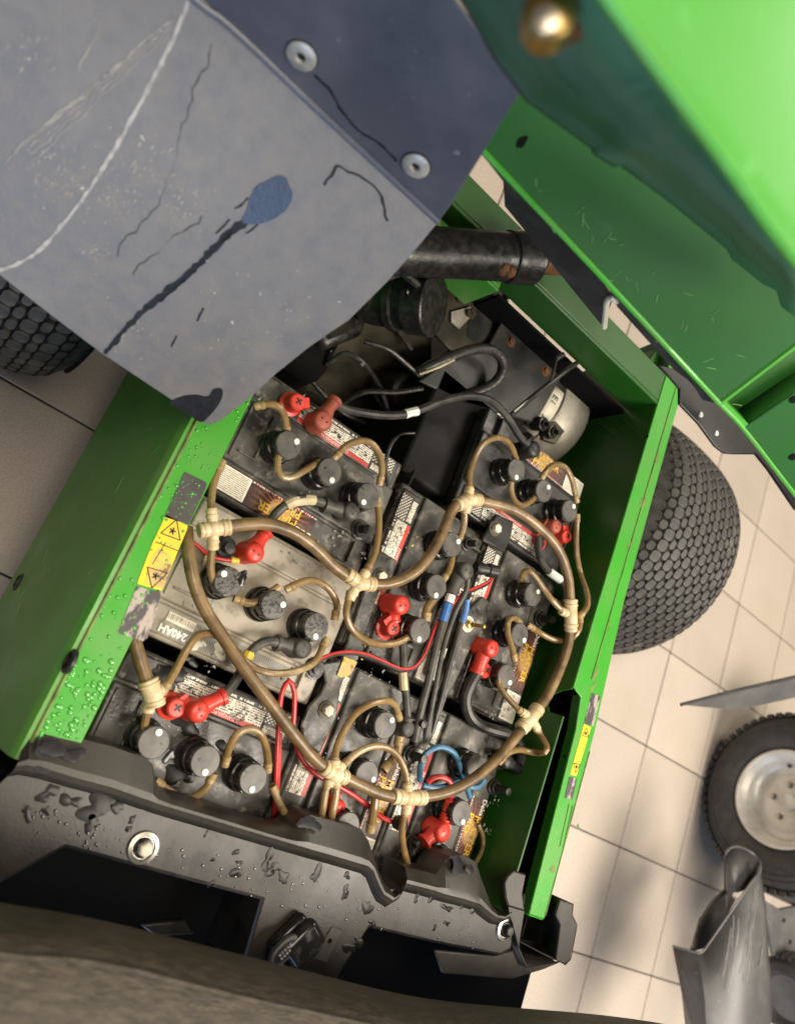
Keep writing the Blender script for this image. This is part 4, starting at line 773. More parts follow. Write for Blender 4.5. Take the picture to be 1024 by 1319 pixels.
# frame bracket and small wheel at the lower right
b = BM(); prism(b, PL([(985, 1160), (1005, 1172), (1040, 1165), (1060, 1230), (1024, 1240), (996, 1232)], .30), (0, 0, -.01)); br = mpart('deck_bracket', b, 'fender', bev=.002)
for px, py in ((1009, 1186), (1017, 1214)):
    bb = BM(); lathe(bb, [(.006, 0), (.006, .003), (.001, .004)], frame(P(px, py, .30), (0, 0, 1)), 10); mpart('bracket_bolt', bb, 'black', br)
W2 = PP(1018, 1285, V((2.50, 0, 0)), V((1, 0, 0))); e2 = bpy.data.objects.new('caster_wheel', None); COL.objects.link(e2); e2.parent = mac; e2.location = W2-mac.location
R2 = .10; Mv = frame((0, 0, 0), (-.9, -.4, 0), (0, 0, 1))
b = BM(); lathe(b, [(R2*.55, .01), (R2*.7, .022), (R2*.88, .018), (R2*.97, .0), (R2*.97, -.05), (R2*.8, -.07)], Mv, 40, cap=False); obj('tyre', b, M['tyre'], e2, True)
b = BM(); lathe(b, [(R2*.6, .012), (R2*.55, .006), (R2*.3, .0), (.02, .012), (.001, .014)], Mv, 32); obj('rim', b, M['fender'], e2, True)
b = BM(); box(b, (-.006, -.055, -.003), (.006, .004, .006)); lug3 = mesh_from('tread_lug', b, M['tread'], 0)
for k in range(36):
    a = 2*math.pi*k/36; up = Mv.to_3x3() @ V((math.cos(a), math.sin(a), 0)); tn = Mv.to_3x3() @ V((-math.sin(a), math.cos(a), 0)); zz = Mv.to_3x3() @ V((0, 0, 1))
    Mt = Matrix((tn, zz, up)).transposed().to_4x4(); Mt.translation = up*(R2*.97); o = bpy.data.objects.new('tread_lug', lug3); COL.objects.link(o); o.parent = e2; o.matrix_basis = Mt

# ------------------------------------------------------------------ batteries
BZ = .305; BH = .275; ZT = BZ+BH           # tray level, battery height, lid level
def battery(cx, cy, rz, mat, label, dots, wet=(), strip='normal', captop='cap_top', rib=True):
    t = thing('battery', label, 'battery', (cx, cy, BZ), rz, 'three-cap batteries in the bay')
    lx, ly = .1285, .0905; m = M[mat]
    b = BM(); box(b, (-lx+.004, -ly+.004, 0), (lx-.004, ly-.004, BH-.030)); obj('case', b, M['batt_dark'], t, True, bev=.006)
    b = BM(); box(b, (-lx, -ly, BH-.031), (lx, ly, BH-.006)); lid = obj('lid', b, m, t, True, bev=.004)
    b = BM(); box(b, (-lx+.002, -.046, BH-.010), (lx-.002, .046, BH)); box(b, (-lx+.002, -.086, BH-.010), (lx-.030, -.0495, BH-.0025)); box(b, (-lx+.002, .0495, BH-.010), (lx-.008, .086, BH-.0025)); obj('lid_panel', b, m, lid, True, bev=.003)
    b = BM(); box(b, (.097, -.084, BH-.008), (.1005, -.052, BH+.004)); obj('lid_rib', b, m, lid, True, bev=.001)
    b = BM(); box(b, (-.121, -.04, BH), (-.118, .04, BH+.003)); obj('lid_rib', b, m, lid, True, bev=.001)
    if rib:
        b = BM(); prism(b, [(-.112, -.030, BH), (-.085, -.030, BH), (-.085, .036, BH), (-.088, .036, BH), (-.088, -.027, BH), (-.112, -.027, BH)], (0, 0, .004)); obj('moulded_rib', b, m, lid, True, bev=.001)
    for k, x in enumerate((-.068, 0, .068)):
        b = BM(); lathe(b, [(.0225, 0), (.0225, .007), (.020, .009), (.0195, .017), (.0205, .018), (.0205, .022), (.0185, .023), (.0185, .037), (.0172, .0375)], Matrix.Translation((x, 0, BH)), 28)
        cp = obj('vent_cap', b, M['black_gloss'], t, True)
        b = BM()
        for q in range(10):
            a = q*.628; bx = Matrix.Translation((x, 0, BH)) @ Matrix.Rotation(a, 4, 'Z'); box(b, (.0178, -.0015, .024), (.0192, .0015, .036), bx)
        obj('grip_rib', b, M['black_gloss'], cp, True)
        b = BM(); lathe(b, [(.0184, .0365), (.0182, .0395), (.0172, .0405), (.001, .0412)], Matrix.Translation((x, 0, BH)), 32); obj('cap_top', b, M[captop], cp, True)
        a = dots[k]-rz; b = BM(); lathe(b, [(.0042, .0400), (.0040, .0420), (.0025, .0426), (.0005, .0427)], Matrix.Translation((x+.0118*math.cos(a), .0118*math.sin(a), BH)), 14); obj('white_dot', b, M['white'], cp, True)
    if strip == 'normal':
        def Q(x0, x1, y0, y1, z=BH-.0024): return [(x1, y0, z), (x0, y0, z), (x0, y1, z), (x1, y1, z)]
        sticker('warning_label', Q(-.055, .072, .052, .085), M['p_warning'], t, True)
        st = sticker('dotted_label', Q(.074, .112, .052, .085), M['p_dots'], t, True)
        text('lettering', 'DANGER/POISON', .0062, Matrix.Translation((.010, .0556, BH-.0016)) @ Matrix.Rotation(math.pi, 4, 'Z'), M['textwhite'], bpy.data.objects[st.name], local=True)
        sticker('paper_label', Q(-.122, -.075, -.085, -.052), M['p_paper'], t, True)
        br = sticker('brand_label', Q(-.074, .032, -.085, -.052), M['p_brand'], t, True)
        Mr = lambda x, y: Matrix.Translation((x, y, BH-.0016)) @ Matrix.Rotation(math.pi, 4, 'Z')
        text('lettering', 'PRO', .016, Mr(-.008, -.0600), M['textyellow'], br, .0004, True); text('lettering', 'MASTER', .017, Mr(-.024, -.0745), M['textyellow'], br, .0004, True); text('lettering', 'Deka', .012, Mr(.020, -.0790), M['textwhite'], br, .0003, True)
    elif strip == 'worn':
        def Q(x0, x1, y0, y1, z=BH-.0024): return [(x1, y0, z), (x0, y0, z), (x0, y1, z), (x1, y1, z)]
        lb = sticker('worn_label', Q(-.104, .085, -.083, -.056), M['p_hatch'], t, True)
        sticker('barcode_label', Q(-.103, -.065, -.067, -.0555, BH-.0016), M['p_barcode'], t, True)
        text('lettering', '240AH', .013, Matrix.Translation((-.088, -.0765, BH-.0013)) @ Matrix.Rotation(math.pi, 4, 'Z'), M['textwhite'], lb, .0006, True)
        bb = BM(); blob(bb, (-.055, -.078, BH-.0016), V((1, 0, 0)), V((0, 1, 0)), .007, 2, .0003, 16, 1.6); blob(bb, (-.022, -.073, BH-.0016), V((1, 0, 0)), V((0, 1, 0)), .008, 5, .0003, 16, 1.4); obj('label_scrap', bb, M['cream'], lb, True)
    if wet:
        bb = BM(); inv = Matrix.Rotation(-rz, 4, 'Z')
        for px, py, r, sx in wet:
            p = inv @ (P(px, py, ZT+.0005)-t.location); blob(bb, p, V((1, 0, 0)), V((0, 1, 0)), r, px+py, .0008, 22, sx, .5)
        obj('puddle', bb, M['puddle'], t, True, kind='stuff')
    return t
BX = .438; H_ = math.pi/2
B1 = battery(.434, .344, 0, 'batt_grey', 'dark grey dusty battery nearest the rubber flap, brand sticker along its near edge', (.9, -.9, -1.9))
B2 = battery(.438, .154, 0, 'batt_beige', 'battery coated in beige dust with a worn 240AH label, beside the green sill', (2.6, .5, -1.3), strip='worn', captop='cap_wet', wet=((243, 850, .006, 1.8),))
B3 = battery(.438, -.0435, 0, 'batt_wet', 'wet battery in the corner between green sill and black seat base', (1.6, -1.2, -1.3), wet=((212, 868, .009, 1.6), (232, 870, .008, 1.2), (240, 935, .010, 1.7), (290, 965, .008, 1.4), (230, 998, .012, 1.5)))
B4 = battery(.664, .284, H_, 'batt_grey', 'middle battery with two red covers on it, beside the dusty beige battery', (-1.4, -1.3, .9), wet=((470, 790, .010, 1.4),))
B7 = battery(.664, .010, H_, 'batt_grey', 'middle battery at the seat base end, thin black cable with yellow band running over it', (-1.3, -.2, 1.0))
B5 = battery(.800, .518, math.pi, 'batt_dark', 'blackest battery, next to the silver motor, red boot at its wall end', (1.2, 1.1, -1.3))
B6 = battery(.848, .288, H_, 'batt_grey', 'battery along the green wall with thick black cable from its red boot', (-.6, -.4, .9))
B8 = battery(.848, .010, H_, 'batt_grey', 'battery under the blue wire loop, between green wall and black seat base', (-1.2, -1.0, 0))

def crust(par, spots, seed, mat='scratch'):
    inv = Matrix.Rotation(-par.rotation_euler.z, 4, 'Z') @ Matrix.Translation(-par.location); r = random.Random(seed); bb = BM()
    for px, py, n, sp in spots:
        for k in range(n):
            p = P(px+r.gauss(0, sp), py+r.gauss(0, sp*.6), ZT+.0004); blob(bb, inv @ p, V((1, 0, 0)), V((0, 1, 0)), r.uniform(.0004, .0019), k+seed, .0005, 8, r.uniform(.6, 1.8), .4)
    obj('crust', bb, M[mat], par, True, kind='stuff', smooth=0)
for par_, px, py, r_ in ((B2, 312, 744, .0085), (B3, 217, 974, .0085)):
    inv_ = Matrix.Translation(-par_.location); bb = BM(); blob(bb, inv_ @ P(px, py, ZT+.0413), V((1, 0, 0)), V((0, 1, 0)), r_, px, .0006, 24, .8, .3); obj('wet_patch', bb, M['black_gloss'], par_, True)
crust(B3, ((235, 928, 60, 12), (290, 968, 26, 8), (232, 1005, 26, 8), (310, 925, 20, 10), (225, 880, 30, 12)), 3)
crust(B1, ((475, 712, 20, 9), (430, 690, 16, 10), (395, 640, 10, 8)), 4); crust(B6, ((650, 900, 26, 9), (640, 915, 20, 8)), 5); crust(B8, ((620, 1070, 24, 8), (635, 1035, 20, 8), (600, 985, 12, 10)), 6); crust(B2, ((290, 850, 30, 16), (370, 870, 20, 14), (260, 770, 16, 12), (400, 720, 16, 16)), 7); crust(B7, ((450, 930, 14, 10), (420, 975, 16, 8), (480, 870, 10, 10)), 8); crust(B4, ((470, 830, 22, 10), (520, 690, 12, 10)), 9, 'orange_worn')
bb = BM(); prism(bb, [Matrix.Rotation(-H_, 4, 'Z') @ (p-B7.location) for p in PL([(443, 846), (460, 853), (452, 868), (447, 872), (438, 873), (434, 870)], ZT+.0075)], (0, 0, .0006)); obj('tape_scrap', bb, M['orange_worn'], B7, True)
def top_cap(par, px, py, rz=0):            # red plus cap on a battery post
    c = P(px, py, ZT+.018)
    rzp = par.rotation_euler.z; inv = Matrix.Rotation(-rzp, 4, 'Z') @ Matrix.Translation(-par.location)
    b = BM(); lathe(b, [(.0165, 0), (.0165, .004), (.0125, .006), (.0115, .022), (.0095, .024), (.001, .0245)], inv @ Matrix.Translation((c.x, c.y, ZT-.001)), 26); box(b, (.006, -.007, .004), (.0185, .007, .020), inv @ Matrix.Translation((c.x, c.y, ZT)) @ Matrix.Rotation(rz, 4, 'Z'))
    o = obj('plus_cap', b, M['red'], par, True, label='red terminal cap with a plus sign')
    text('plus_sign', '+', .020, inv @ Matrix.Translation((c.x, c.y, ZT+.0236)) @ Matrix.Rotation(-.6, 4, 'Z'), M['ink'], o, .0004, True)
top_cap(B1, 382, 518, .5); top_cap(B4, 505, 810, 2.6); top_cap(B6, 624, 864, 2.6); top_cap(B5, 728, 691, 2.0); top_cap(B3, 226, 912, 1.0)
def post(par, px, py, hgt=.016, big=.013):
    c = P(px, py, ZT+hgt*.6); inv = Matrix.Rotation(-par.rotation_euler.z, 4, 'Z') @ Matrix.Translation(-par.location)
    b = BM(); lathe(b, [(big, 0), (big, .003), (big*.78, .0035), (big*.78, .008), (big*.45, .008), (big*.45, hgt), (.001, hgt+.0005)], inv @ Matrix.Translation((c.x, c.y, ZT-.001)), 12); obj('terminal_post', b, M['grease'], par, True)
post(B1, 470, 682, .022, .015); post(B2, 294, 706, .02, .016); post(B6, 706, 798, .03, .014); post(B8, 655, 984, .028, .013); post(B4, 610, 700, .026, .012); post(B7, 542, 932, .024, .012); post(B7, 540, 976, .034, .014); post(B8, 536, 1087, .02, .012); post(B2, 408, 862, .012, .015); post(B8, 648, 1018, .034, .013)
# rolled tube lying on a sticker, leftover tape
b = BM(); inv = Matrix.Rotation(-H_, 4, 'Z') @ Matrix.Translation(-B8.location)
b2 = BM(); tube(b2, [inv @ p for p in PL([(616, 1062, ZT+.004), (622, 1078, ZT+.004), (621, 1095, ZT+.004), (612, 1113, ZT+.004)])], .0035, 8); obj('drain_tube', b2, M['tube'], B8, True)

# ------------------------------------------------------------------ hold down hardware
def plate_thing(name, label, cat, poly, z, th, mat='black', bolts=(), group=None, extra=None):
    pts = PL(poly, z); t = thing(name, label, cat, (pts[0].x, pts[0].y, z), 0, group)
    b = BM(); prism(b, pts, (0, 0, -th)); obj('plate', b, M[mat], t, bev=.0025)
    for px, py in bolts:
        c = P(px, py, z); bb = BM(); lathe(bb, [(.0125, 0), (.0125, .0018), (.011, .002)], frame(c, (0, 0, 1)), 24); wsh = obj('washer', bb, M['olive'], t)
        bb = BM(); lathe(bb, [(.0075, .002), (.0075, .009), (.006, .0098), (.001, .010)], frame(c, (0, 0, 1)), 6); obj('bolt_head', bb, M['cream'], wsh)
    return t
plate_thing('hold_down_strap', 'black hold-down strap with a rusty bolt, between dusty battery and the two middle batteries', 'bracket', [(415, 855), (440, 850), (470, 760), (478, 700), (496, 712), (512, 722), (506, 742), (488, 764), (462, 850), (440, 880), (434, 925), (412, 972), (392, 958), (388, 935), (398, 910), (414, 893), (420, 880)], ZT+.006, .006, 'batt_grey', ((489, 743), (420, 915)))
plate_thing('hold_down_plate', 'small square black hold-down plate with one pale bolt, below the silver motor', 'bracket', [(624, 690), (640, 662), (662, 672), (658, 695), (650, 712), (636, 704), (622, 697)], ZT+.010, .007, 'black', ((637, 681),))
hb = plate_thing('hold_down_bar', 'long black hold-down bar with brass wing rod, running beside the blue cable sleeves', 'bracket', [(600, 788), (622, 768), (630, 774), (628, 800), (612, 825), (600, 850), (592, 870), (578, 895), (562, 940), (548, 968), (534, 962), (548, 925), (562, 890), (580, 845), (590, 815)], ZT+.008, .008, 'batt_grey')
c = P(602, 804, ZT+.008); b = BM(); lathe(b, [(.0125, 0), (.0125, .0016), (.008, .0018)], frame(c, (0, 0, 1)), 24); obj('washer', b, M['cream'], hb)
b = BM(); lathe(b, [(.0062, .0), (.0062, .008), (.003, .009), (.0028, .036), (.001, .0365)], frame(c, (.1, 0, 1)), 12); obj('threaded_rod', b, M['brass'], hb)
sticker('paper_label', [P(561, 878, ZT+.0085), P(576, 836, ZT+.0085), P(563, 832, ZT+.0085), P(550, 873, ZT+.0085)][::-1], M['p_paper'], hb)

# ------------------------------------------------------------------ watering hoses
wh = thing('watering_hose', 'brown stained watering hose loop with pale joints, lying over all the batteries', 'hose', (.6, .2, ZT))
def safe(lst):
    out = []
    for px, py, z in lst:
        while P(px, py, z).x > .940 and z < .74: z += .004
        out.append((px, py, z))
    return out
def hz(lst, r, mat, name, parent=wh, n=12): bb = BM(); tube(bb, PL(safe(lst)), r, n); return obj(name, bb, M[mat], parent)
Z = ZT
def main(*l): return hz(l, .0078, 'hose', 'main_hose')
def tb_(*l, r=.0048):
    p = PL(safe(l)); d0 = (p[0]-p[1]).normalized(); d1 = (p[-1]-p[-2]).normalized(); p = [p[0]+d0*.007]+p+[p[-1]+d1*.007]
    bb = BM(); tube(bb, p, r, 10); o = obj('feed_tube', bb, M['tube'], wh)
    for q, d in ((p[1], d0), (p[-2], d1)):
        b2 = BM(); lathe(b2, [(r*1.02, -.006), (r*1.2, -.005), (r*1.2, -.001), (r*1.08, 0), (r*1.15, .001), (r*1.12, .007)], frame(q, d), 12); obj('tube_collar', b2, M['collar'], o)
    return o
main((284, 680, Z+.050), (312, 676, Z+.055), (345, 675, Z+.060), (378, 686, Z+.060), (405, 705, Z+.058), (430, 730, Z+.055), (455, 748, Z+.052))
main((470, 752, Z+.052), (500, 752, Z+.055), (530, 740, Z+.060), (552, 718, Z+.064), (568, 690, Z+.066), (580, 662, Z+.066), (592, 645, Z+.062))
main((610, 644, Z+.056), (640, 650, Z+.060), (668, 660, Z+.062), (695, 680, Z+.064), (718, 706, Z+.064), (731, 740, Z+.062), (735, 778, Z+.060))
main((736, 800, Z+.060), (732, 830, Z+.060), (722, 860, Z+.060), (706, 895, Z+.060), (686, 922, Z+.060))
main((684, 926, Z+.060), (660, 955, Z+.060), (636, 982, Z+.062), (606, 1006, Z+.062), (575, 1021, Z+.060), (540, 1028, Z+.058))
main((512, 1028, Z+.058), (490, 1023, Z+.058), (465, 1012, Z+.056), (440, 1000, Z+.054))
main((424, 994, Z+.054), (402, 975, Z+.056), (375, 942, Z+.058), (345, 902, Z+.058), (318, 866, Z+.056), (290, 825, Z+.052), (264, 785, Z+.048), (250, 750, Z+.045), (243, 712, Z+.040), (240, 680, Z+.030))
main((165, 790, Z+.022), (176, 835, Z+.030), (186, 868, Z+.034), (195, 890, Z+.036))
def joint(px, py, z, arms, rb=.0105):
    c = P(px, py, z); bb = BM(); sphere(bb, c, rb, 14)
    for (ax, ay, az, r) in arms:
        e_ = P(ax, ay, az); d = (e_-c); L = d.length; lathe(bb, [(r*1.08, 0), (r*1.08, L*.52), (r*1.2, L*.55), (r*1.22, L*.66), (r*1.1, L*.69), (r*1.1, L*.80), (r*1.18, L*.83), (r*1.16, L*.93), (r*1.04, L), (r*.6, L*1.0)], frame(c, d), 18)
    return obj('hose_joint', bb, M['joint'], wh)
joint(275, 681, Z+.048, ((256, 684, Z+.047, .008), (297, 679, Z+.052, .0085), (272, 655, Z+.046, .0062), (274, 708, Z+.044, .0062)))
joint(462, 751, Z+.052, ((446, 739, Z+.053, .0088), (482, 753, Z+.053, .0088), (472, 736, Z+.052, .0062), (450, 772, Z+.050, .0062)), .0115)
joint(601, 644, Z+.060, ((588, 651, Z+.063, .0088), (618, 644, Z+.058, .0088), (605, 628, Z+.058, .0065), (600, 660, Z+.054, .0065)), .0115)
joint(735, 792, Z+.060, ((735, 772, Z+.060, .0098), (736, 814, Z+.060, .0098), (722, 787, Z+.058, .006), (746, 795, Z+.056, .006)), .010)
joint(684, 925, Z+.060, ((694, 911, Z+.060, .0098), (670, 940, Z+.060, .0098), (671, 917, Z+.058, .006), (692, 940, Z+.056, .006)), .0115)
joint(525, 1028, Z+.058, ((506, 1026, Z+.058, .0090), (547, 1028, Z+.058, .0090), (525, 1010, Z+.056, .0064), (523, 1048, Z+.056, .0064)), .0115)
joint(430, 998, Z+.054, ((416, 988, Z+.055, .0088), (446, 1002, Z+.054, .0088), (431, 979, Z+.053, .0066), (422, 1012, Z+.052, .0062), (434, 1012, Z+.052, .0062), (441, 985, Z+.052, .0062)), .0115)
joint(196, 893, Z+.036, ((190, 876, Z+.034, .0105), (200, 910, Z+.036, .0105), (211, 888, Z+.038, .0064), (190, 918, Z+.034, .0064)), .0115)
C0 = Z+.030
tb_((335, 522, C0+.01), (345, 520, C0+.014), (356, 522, C0+.014), (364, 530, C0+.012), (368, 542, C0+.006), (369, 554, C0))
tb_((362, 577, C0), (358, 592, C0+.004), (358, 606, C0+.004), (365, 615, C0+.004), (378, 614, C0+.004), (392, 606, C0+.004), (404, 599, C0+.002), (412, 596, C0))
tb_((434, 586, C0), (445, 575, C0+.008), (460, 568, C0+.014), (475, 569, C0+.014), (485, 578, C0+.012), (491, 592, C0+.010), (492, 608, C0+.004), (490, 618, C0))
tb_((486, 648, C0), (488, 668, C0+.004), (487, 690, C0+.008), (483, 712, C0+.014), (474, 732, C0+.020))
tb_((272, 662, Z+.046), (272, 645, Z+.045), (276, 620, Z+.044), (284, 600, Z+.040))
tb_((274, 700, Z+.044), (272, 720, Z+.040), (272, 738, Z+.036), (277, 752, Z+.032), (284, 758, C0))
tb_((308, 773, C0-.006), (320, 777, C0-.004), (333, 775, C0-.002), (345, 767, C0), (354, 760, C0))
tb_((374, 757, C0), (388, 750, C0+.004), (402, 748, C0+.006), (418, 754, C0+.008), (430, 768, C0+.006), (434, 782, C0+.002), (432, 792, C0))
tb_((418, 828, C0), (410, 846, C0+.004), (398, 858, C0+.006), (375, 866, C0+.008), (349, 867, C0+.010), (325, 859, C0+.008), (305, 842, C0+.006), (290, 825, C0+.008), (274, 817, C0+.010), (255, 819, C0+.012), (240, 838, C0+.014), (226, 864, C0+.012), (213, 886, C0+.010))
tb_((191, 912, Z+.034), (187, 930, Z+.032), (186, 945, C0), (192, 955, C0-.002))
tb_((205, 1010, C0-.01), (222, 1022, C0-.01), (240, 1030, C0-.008), (257, 1023, C0-.006), (268, 1012, C0-.002), (272, 1003, C0))
tb_((291, 980, C0), (296, 962, C0+.006), (305, 946, C0+.012), (320, 939, C0+.014), (334, 944, C0+.014), (342, 960, C0+.010), (345, 978, C0+.004), (345, 988, C0))
tb_((353, 1018, C0), (360, 1035, C0-.002), (370, 1052, C0-.004), (384, 1064, C0-.008))
tb_((450, 768, Z+.050), (446, 790, Z+.050), (452, 808, Z+.048), (466, 822, Z+.044), (486, 830, Z+.040), (508, 829, Z+.036), (524, 822, C0+.002), (533, 815, C0))
tb_((598, 655, Z+.054), (598, 672, Z+.050), (595, 686, C0+.010), (591, 694, C0+.002))
tb_((583, 710, C0), (582, 722, C0), (578, 736, C0), (572, 745, C0)); tb_((566, 762, C0), (558, 772, C0), (550, 784, C0), (549, 794, C0), r=.0062)
tb_((605, 630, Z+.058), (605, 610, Z+.060), (611, 590, Z+.062), (622, 572, Z+.060), (638, 564, Z+.056), (652, 567, Z+.048), (661, 580, Z+.038), (664, 592, C0))
tb_((660, 612, C0), (658, 628, C0), (662, 644, C0+.002), (672, 651, C0+.004), (684, 645, C0+.004), (693, 634, C0))
tb_((700, 612, C0), (706, 603, C0+.006), (716, 598, C0+.010), (728, 602, C0+.012), (736, 616, C0+.010), (740, 632, C0+.004), (742, 642, C0))
tb_((743, 668, C0), (742, 690, C0+.004), (743, 715, C0+.006), (748, 740, C0+.010), (756, 765, C0+.014), (756, 782, C0+.018), (748, 793, C0+.024))
tb_((671, 748, C0-.012), (674, 738, C0-.002), (681, 735, C0+.006), (690, 744, C0+.012), (700, 758, C0+.020), (711, 773, C0+.026), (724, 787, C0+.028))
tb_((712, 774, C0+.004), (720, 778, C0+.008), (728, 780, C0+.014))
tb_((667, 800, C0+.002), (661, 796, C0+.008), (655, 800, C0+.010), (654, 815, C0+.008), (659, 832, C0+.004), (662, 846, C0))
tb_((684, 808, C0+.004), (695, 815, C0+.010), (710, 823, C0+.014), (725, 826, C0+.018), (738, 821, C0+.022), (746, 810, C0+.024), (747, 798, C0+.026))
tb_((646, 870, C0+.002), (642, 872, C0+.006), (644, 884, C0+.008), (652, 897, C0+.014), (662, 908, C0+.022), (671, 917, C0+.028))
tb_((692, 940, Z+.056), (698, 950, Z+.054), (704, 962, Z+.052), (702, 969, Z+.050), (688, 970, Z+.046), (670, 966, Z+.042), (655, 970, Z+.036), (646, 979, C0))
tb_((525, 1012, Z+.056), (521, 992, Z+.054), (512, 974, Z+.052), (497, 963, Z+.050), (478, 962, Z+.050), (460, 970, Z+.050), (444, 984, Z+.052))
tb_((431, 982, Z+.053), (434, 962, Z+.050), (444, 940, Z+.050), (458, 920, Z+.048), (478, 907, Z+.046), (498, 903, Z+.042), (509, 909, Z+.036), (513, 922, C0))
tb_((514, 955, C0), (512, 968, C0), (505, 980, C0), (498, 988, C0), r=.0062)
tb_((421, 1010, Z+.052), (418, 1028, Z+.048), (415, 1046, Z+.044), (412, 1060, Z+.036)); tb_((434, 1010, Z+.052), (432, 1030, Z+.048), (428, 1048, Z+.044), (426, 1062, Z+.036))
tb_((484, 1020, C0), (482, 1040, C0), (478, 1065, C0-.01), r=.0062)
tb_((522, 1046, Z+.056), (518, 1066, Z+.050), (519, 1088, Z+.044), (524, 1110, Z+.036), (528, 1126, Z+.03))

# ------------------------------------------------------------------ cables
def cable(name, label, cat='cable'): return thing(name, label, cat, (.6, .2, ZT), 0, {'battery_cable': 'cables joining the battery terminals', 'control_cable': 'control cables beside the hold-down bar', 'thin_wire': 'thin wires lying over the batteries'}.get(name))
def wire(par, pts, r, mat, name='wire', n=10): bb = BM(); tube(bb, PL(pts), r, n); return obj(name, bb, M[mat], par)
def boot(par, px, py, arm, mat, r=.0125, h=.032, z0=None, zc=None, rarm=.0095, twin=True, name='terminal_boot'):
    """moulded terminal cover: upright barrel, sleeve towards the cable"""
    z0 = ZT+.002 if z0 is None else z0
    t = P(px, py, z0+h); c = V((t.x, t.y, z0)); bb = BM()
    lathe(bb, [(r*1.08, 0), (r*1.1, .003), (r, .006), (r*.98, h*.80), (r*.9, h*.93), (r*.7, h), (.001, h+.0008)], frame(c, (0, 0, 1)), 26)
    e_ = P(*arm); s = c+V((0, 0, h*.48)); d = e_-s; L = d.length
    lathe(bb, [(r*.86, 0), (r*.84, L*.35), (rarm*.92, L*.6), (rarm*.95, L*.84), (rarm*1.14, L*.86), (rarm*1.14, L*.99), (rarm*.7, L)], frame(s, d), 20)
    o = obj(name, bb, M[mat], par, smooth=50)
    if twin:
        dd = V((d.x, d.y, 0)).normalized(); q = V((-dd.y, dd.x, 0)); 
        for sg in (-1, 1):
            b2 = BM(); lathe(b2, [(.0015, h*.985), (.0015, h+.0010)], frame(c+q*sg*.0042, (0, 0, 1)), 8); obj('boot_hole', b2, M['ink'], o)
    return o
c = cable('battery_cable', 'dusty black battery cable with beige sleeve lying over the brand sticker')
boot(c, 455, 658, (416, 650, ZT+.018), 'grey_cable', .0135, .030); wire(c, [(424, 652, ZT+.018), (408, 645, ZT+.022), (385, 643, ZT+.026), (362, 655, ZT+.022), (348, 672, ZT+.018), (342, 688, ZT+.016)], .0062, 'grey_cable')
wire(c, [(404, 644, ZT+.0225), (394, 643.5, ZT+.0245), (378, 646, ZT+.0255), (368, 651, ZT+.024)], .0074, 'sleeve', 'cable_sleeve'); boot(c, 330, 712, (343, 684, ZT+.017), 'red', .0135, .032)
c = cable('battery_cable', 'grey battery cable with yellow ring, crossing the black gap below the beige battery')
boot(c, 392, 836, (355, 828, ZT+.016), 'grey_cable', .0135, .030); wire(c, [(364, 830, ZT+.018), (346, 826, ZT+.022), (331, 832, ZT+.024), (320, 845, ZT+.022), (310, 866, ZT+.018), (299, 884, ZT+.016), (288, 896, ZT+.018)], .0062, 'grey_cable')
wire(c, [(322, 839, ZT+.0225), (318, 848, ZT+.0215)], .0074, 'yellow_sleeve', 'cable_sleeve'); boot(c, 258, 918, (290, 896, ZT+.020), 'red', .0135, .034)
c = cable('motor_cable', 'long black cable with white sleeve from a dirty red boot to the silver motor battery')
boot(c, 418, 541, (432, 514, ZT+.016), 'red_old', .0145, .028); wire(c, [(430, 519, ZT+.014), (446, 527, ZT+.010), (470, 532, ZT+.006), (500, 535, ZT+.010), (530, 532, ZT+.02), (565, 518, ZT+.03), (600, 510, ZT+.035), (630, 515, ZT+.035), (652, 535, ZT+.03), (668, 560, ZT+.03), (680, 572, ZT+.03)], .0062, 'wire'); wire(c, [(522, 533, ZT+.018), (538, 529, ZT+.0225)], .0070, 'white', 'cable_sleeve')
boot(c, 690, 578, (676, 562, ZT+.03), 'black', .0145, .034)
c = cable('control_cable', 'grey control cable with a white and blue sleeve beside the hold-down bar')
boot(c, 603, 736, (580, 766, ZT+.022), 'grey_cable', .0145, .034); wire(c, [(584, 762, ZT+.022), (574, 790, ZT+.020), (566, 815, ZT+.020), (558, 850, ZT+.020), (550, 885, ZT+.018), (542, 915, ZT+.014), (534, 955, ZT+.006)], .0062, 'grey_cable'); wire(c, [(581, 766, ZT+.0222), (578, 776, ZT+.0215)], .0074, 'white', 'cable_sleeve'); wire(c, [(577, 777, ZT+.0213), (570, 800, ZT+.020)], .0072, 'blue_sleeve', 'cable_sleeve')
b = BM(); lathe(b, [(.009, 0), (.0105, .003), (.0105, .012), (.009, .013), (.009, .022), (.011, .024), (.010, .040), (.001, .041)], frame(P(612, 731, ZT+.028), P(636, 736, ZT+.032)-P(612, 731, ZT+.028)), 16); obj('boot_sleeve', b, M['black'], c)
c = cable('control_cable', 'dusty black control cable with a plain blue sleeve, nearest the threaded brass rod')
wire(c, [(603, 745, ZT+.030), (600, 762, ZT+.026), (588, 785, ZT+.020), (578, 812, ZT+.018), (570, 840, ZT+.018), (562, 880, ZT+.018), (552, 930, ZT+.012), (544, 965, ZT+.004)], .0040, 'grey_cable'); wire(c, [(601, 772, ZT+.022), (600, 785, ZT+.02), (595, 802, ZT+.018)], .0052, 'blue_sleeve', 'cable_sleeve'); wire(c, [(595, 800, ZT+.018), (587, 830, ZT+.016), (577, 865, ZT+.014), (567, 905, ZT+.012), (556, 945, ZT+.006)], .0038, 'wire')
c = cable('printed_cable', 'beige printed wire lying beneath the grey control cable'); wire(c, [(590, 770, ZT+.010), (580, 795, ZT+.010), (570, 822, ZT+.010), (566, 838, ZT+.010)], .0058, 'sleeve')
c = cable('thin_wire', 'thin red and black wire pair sagging below the plus-marked middle cap', 'wire')
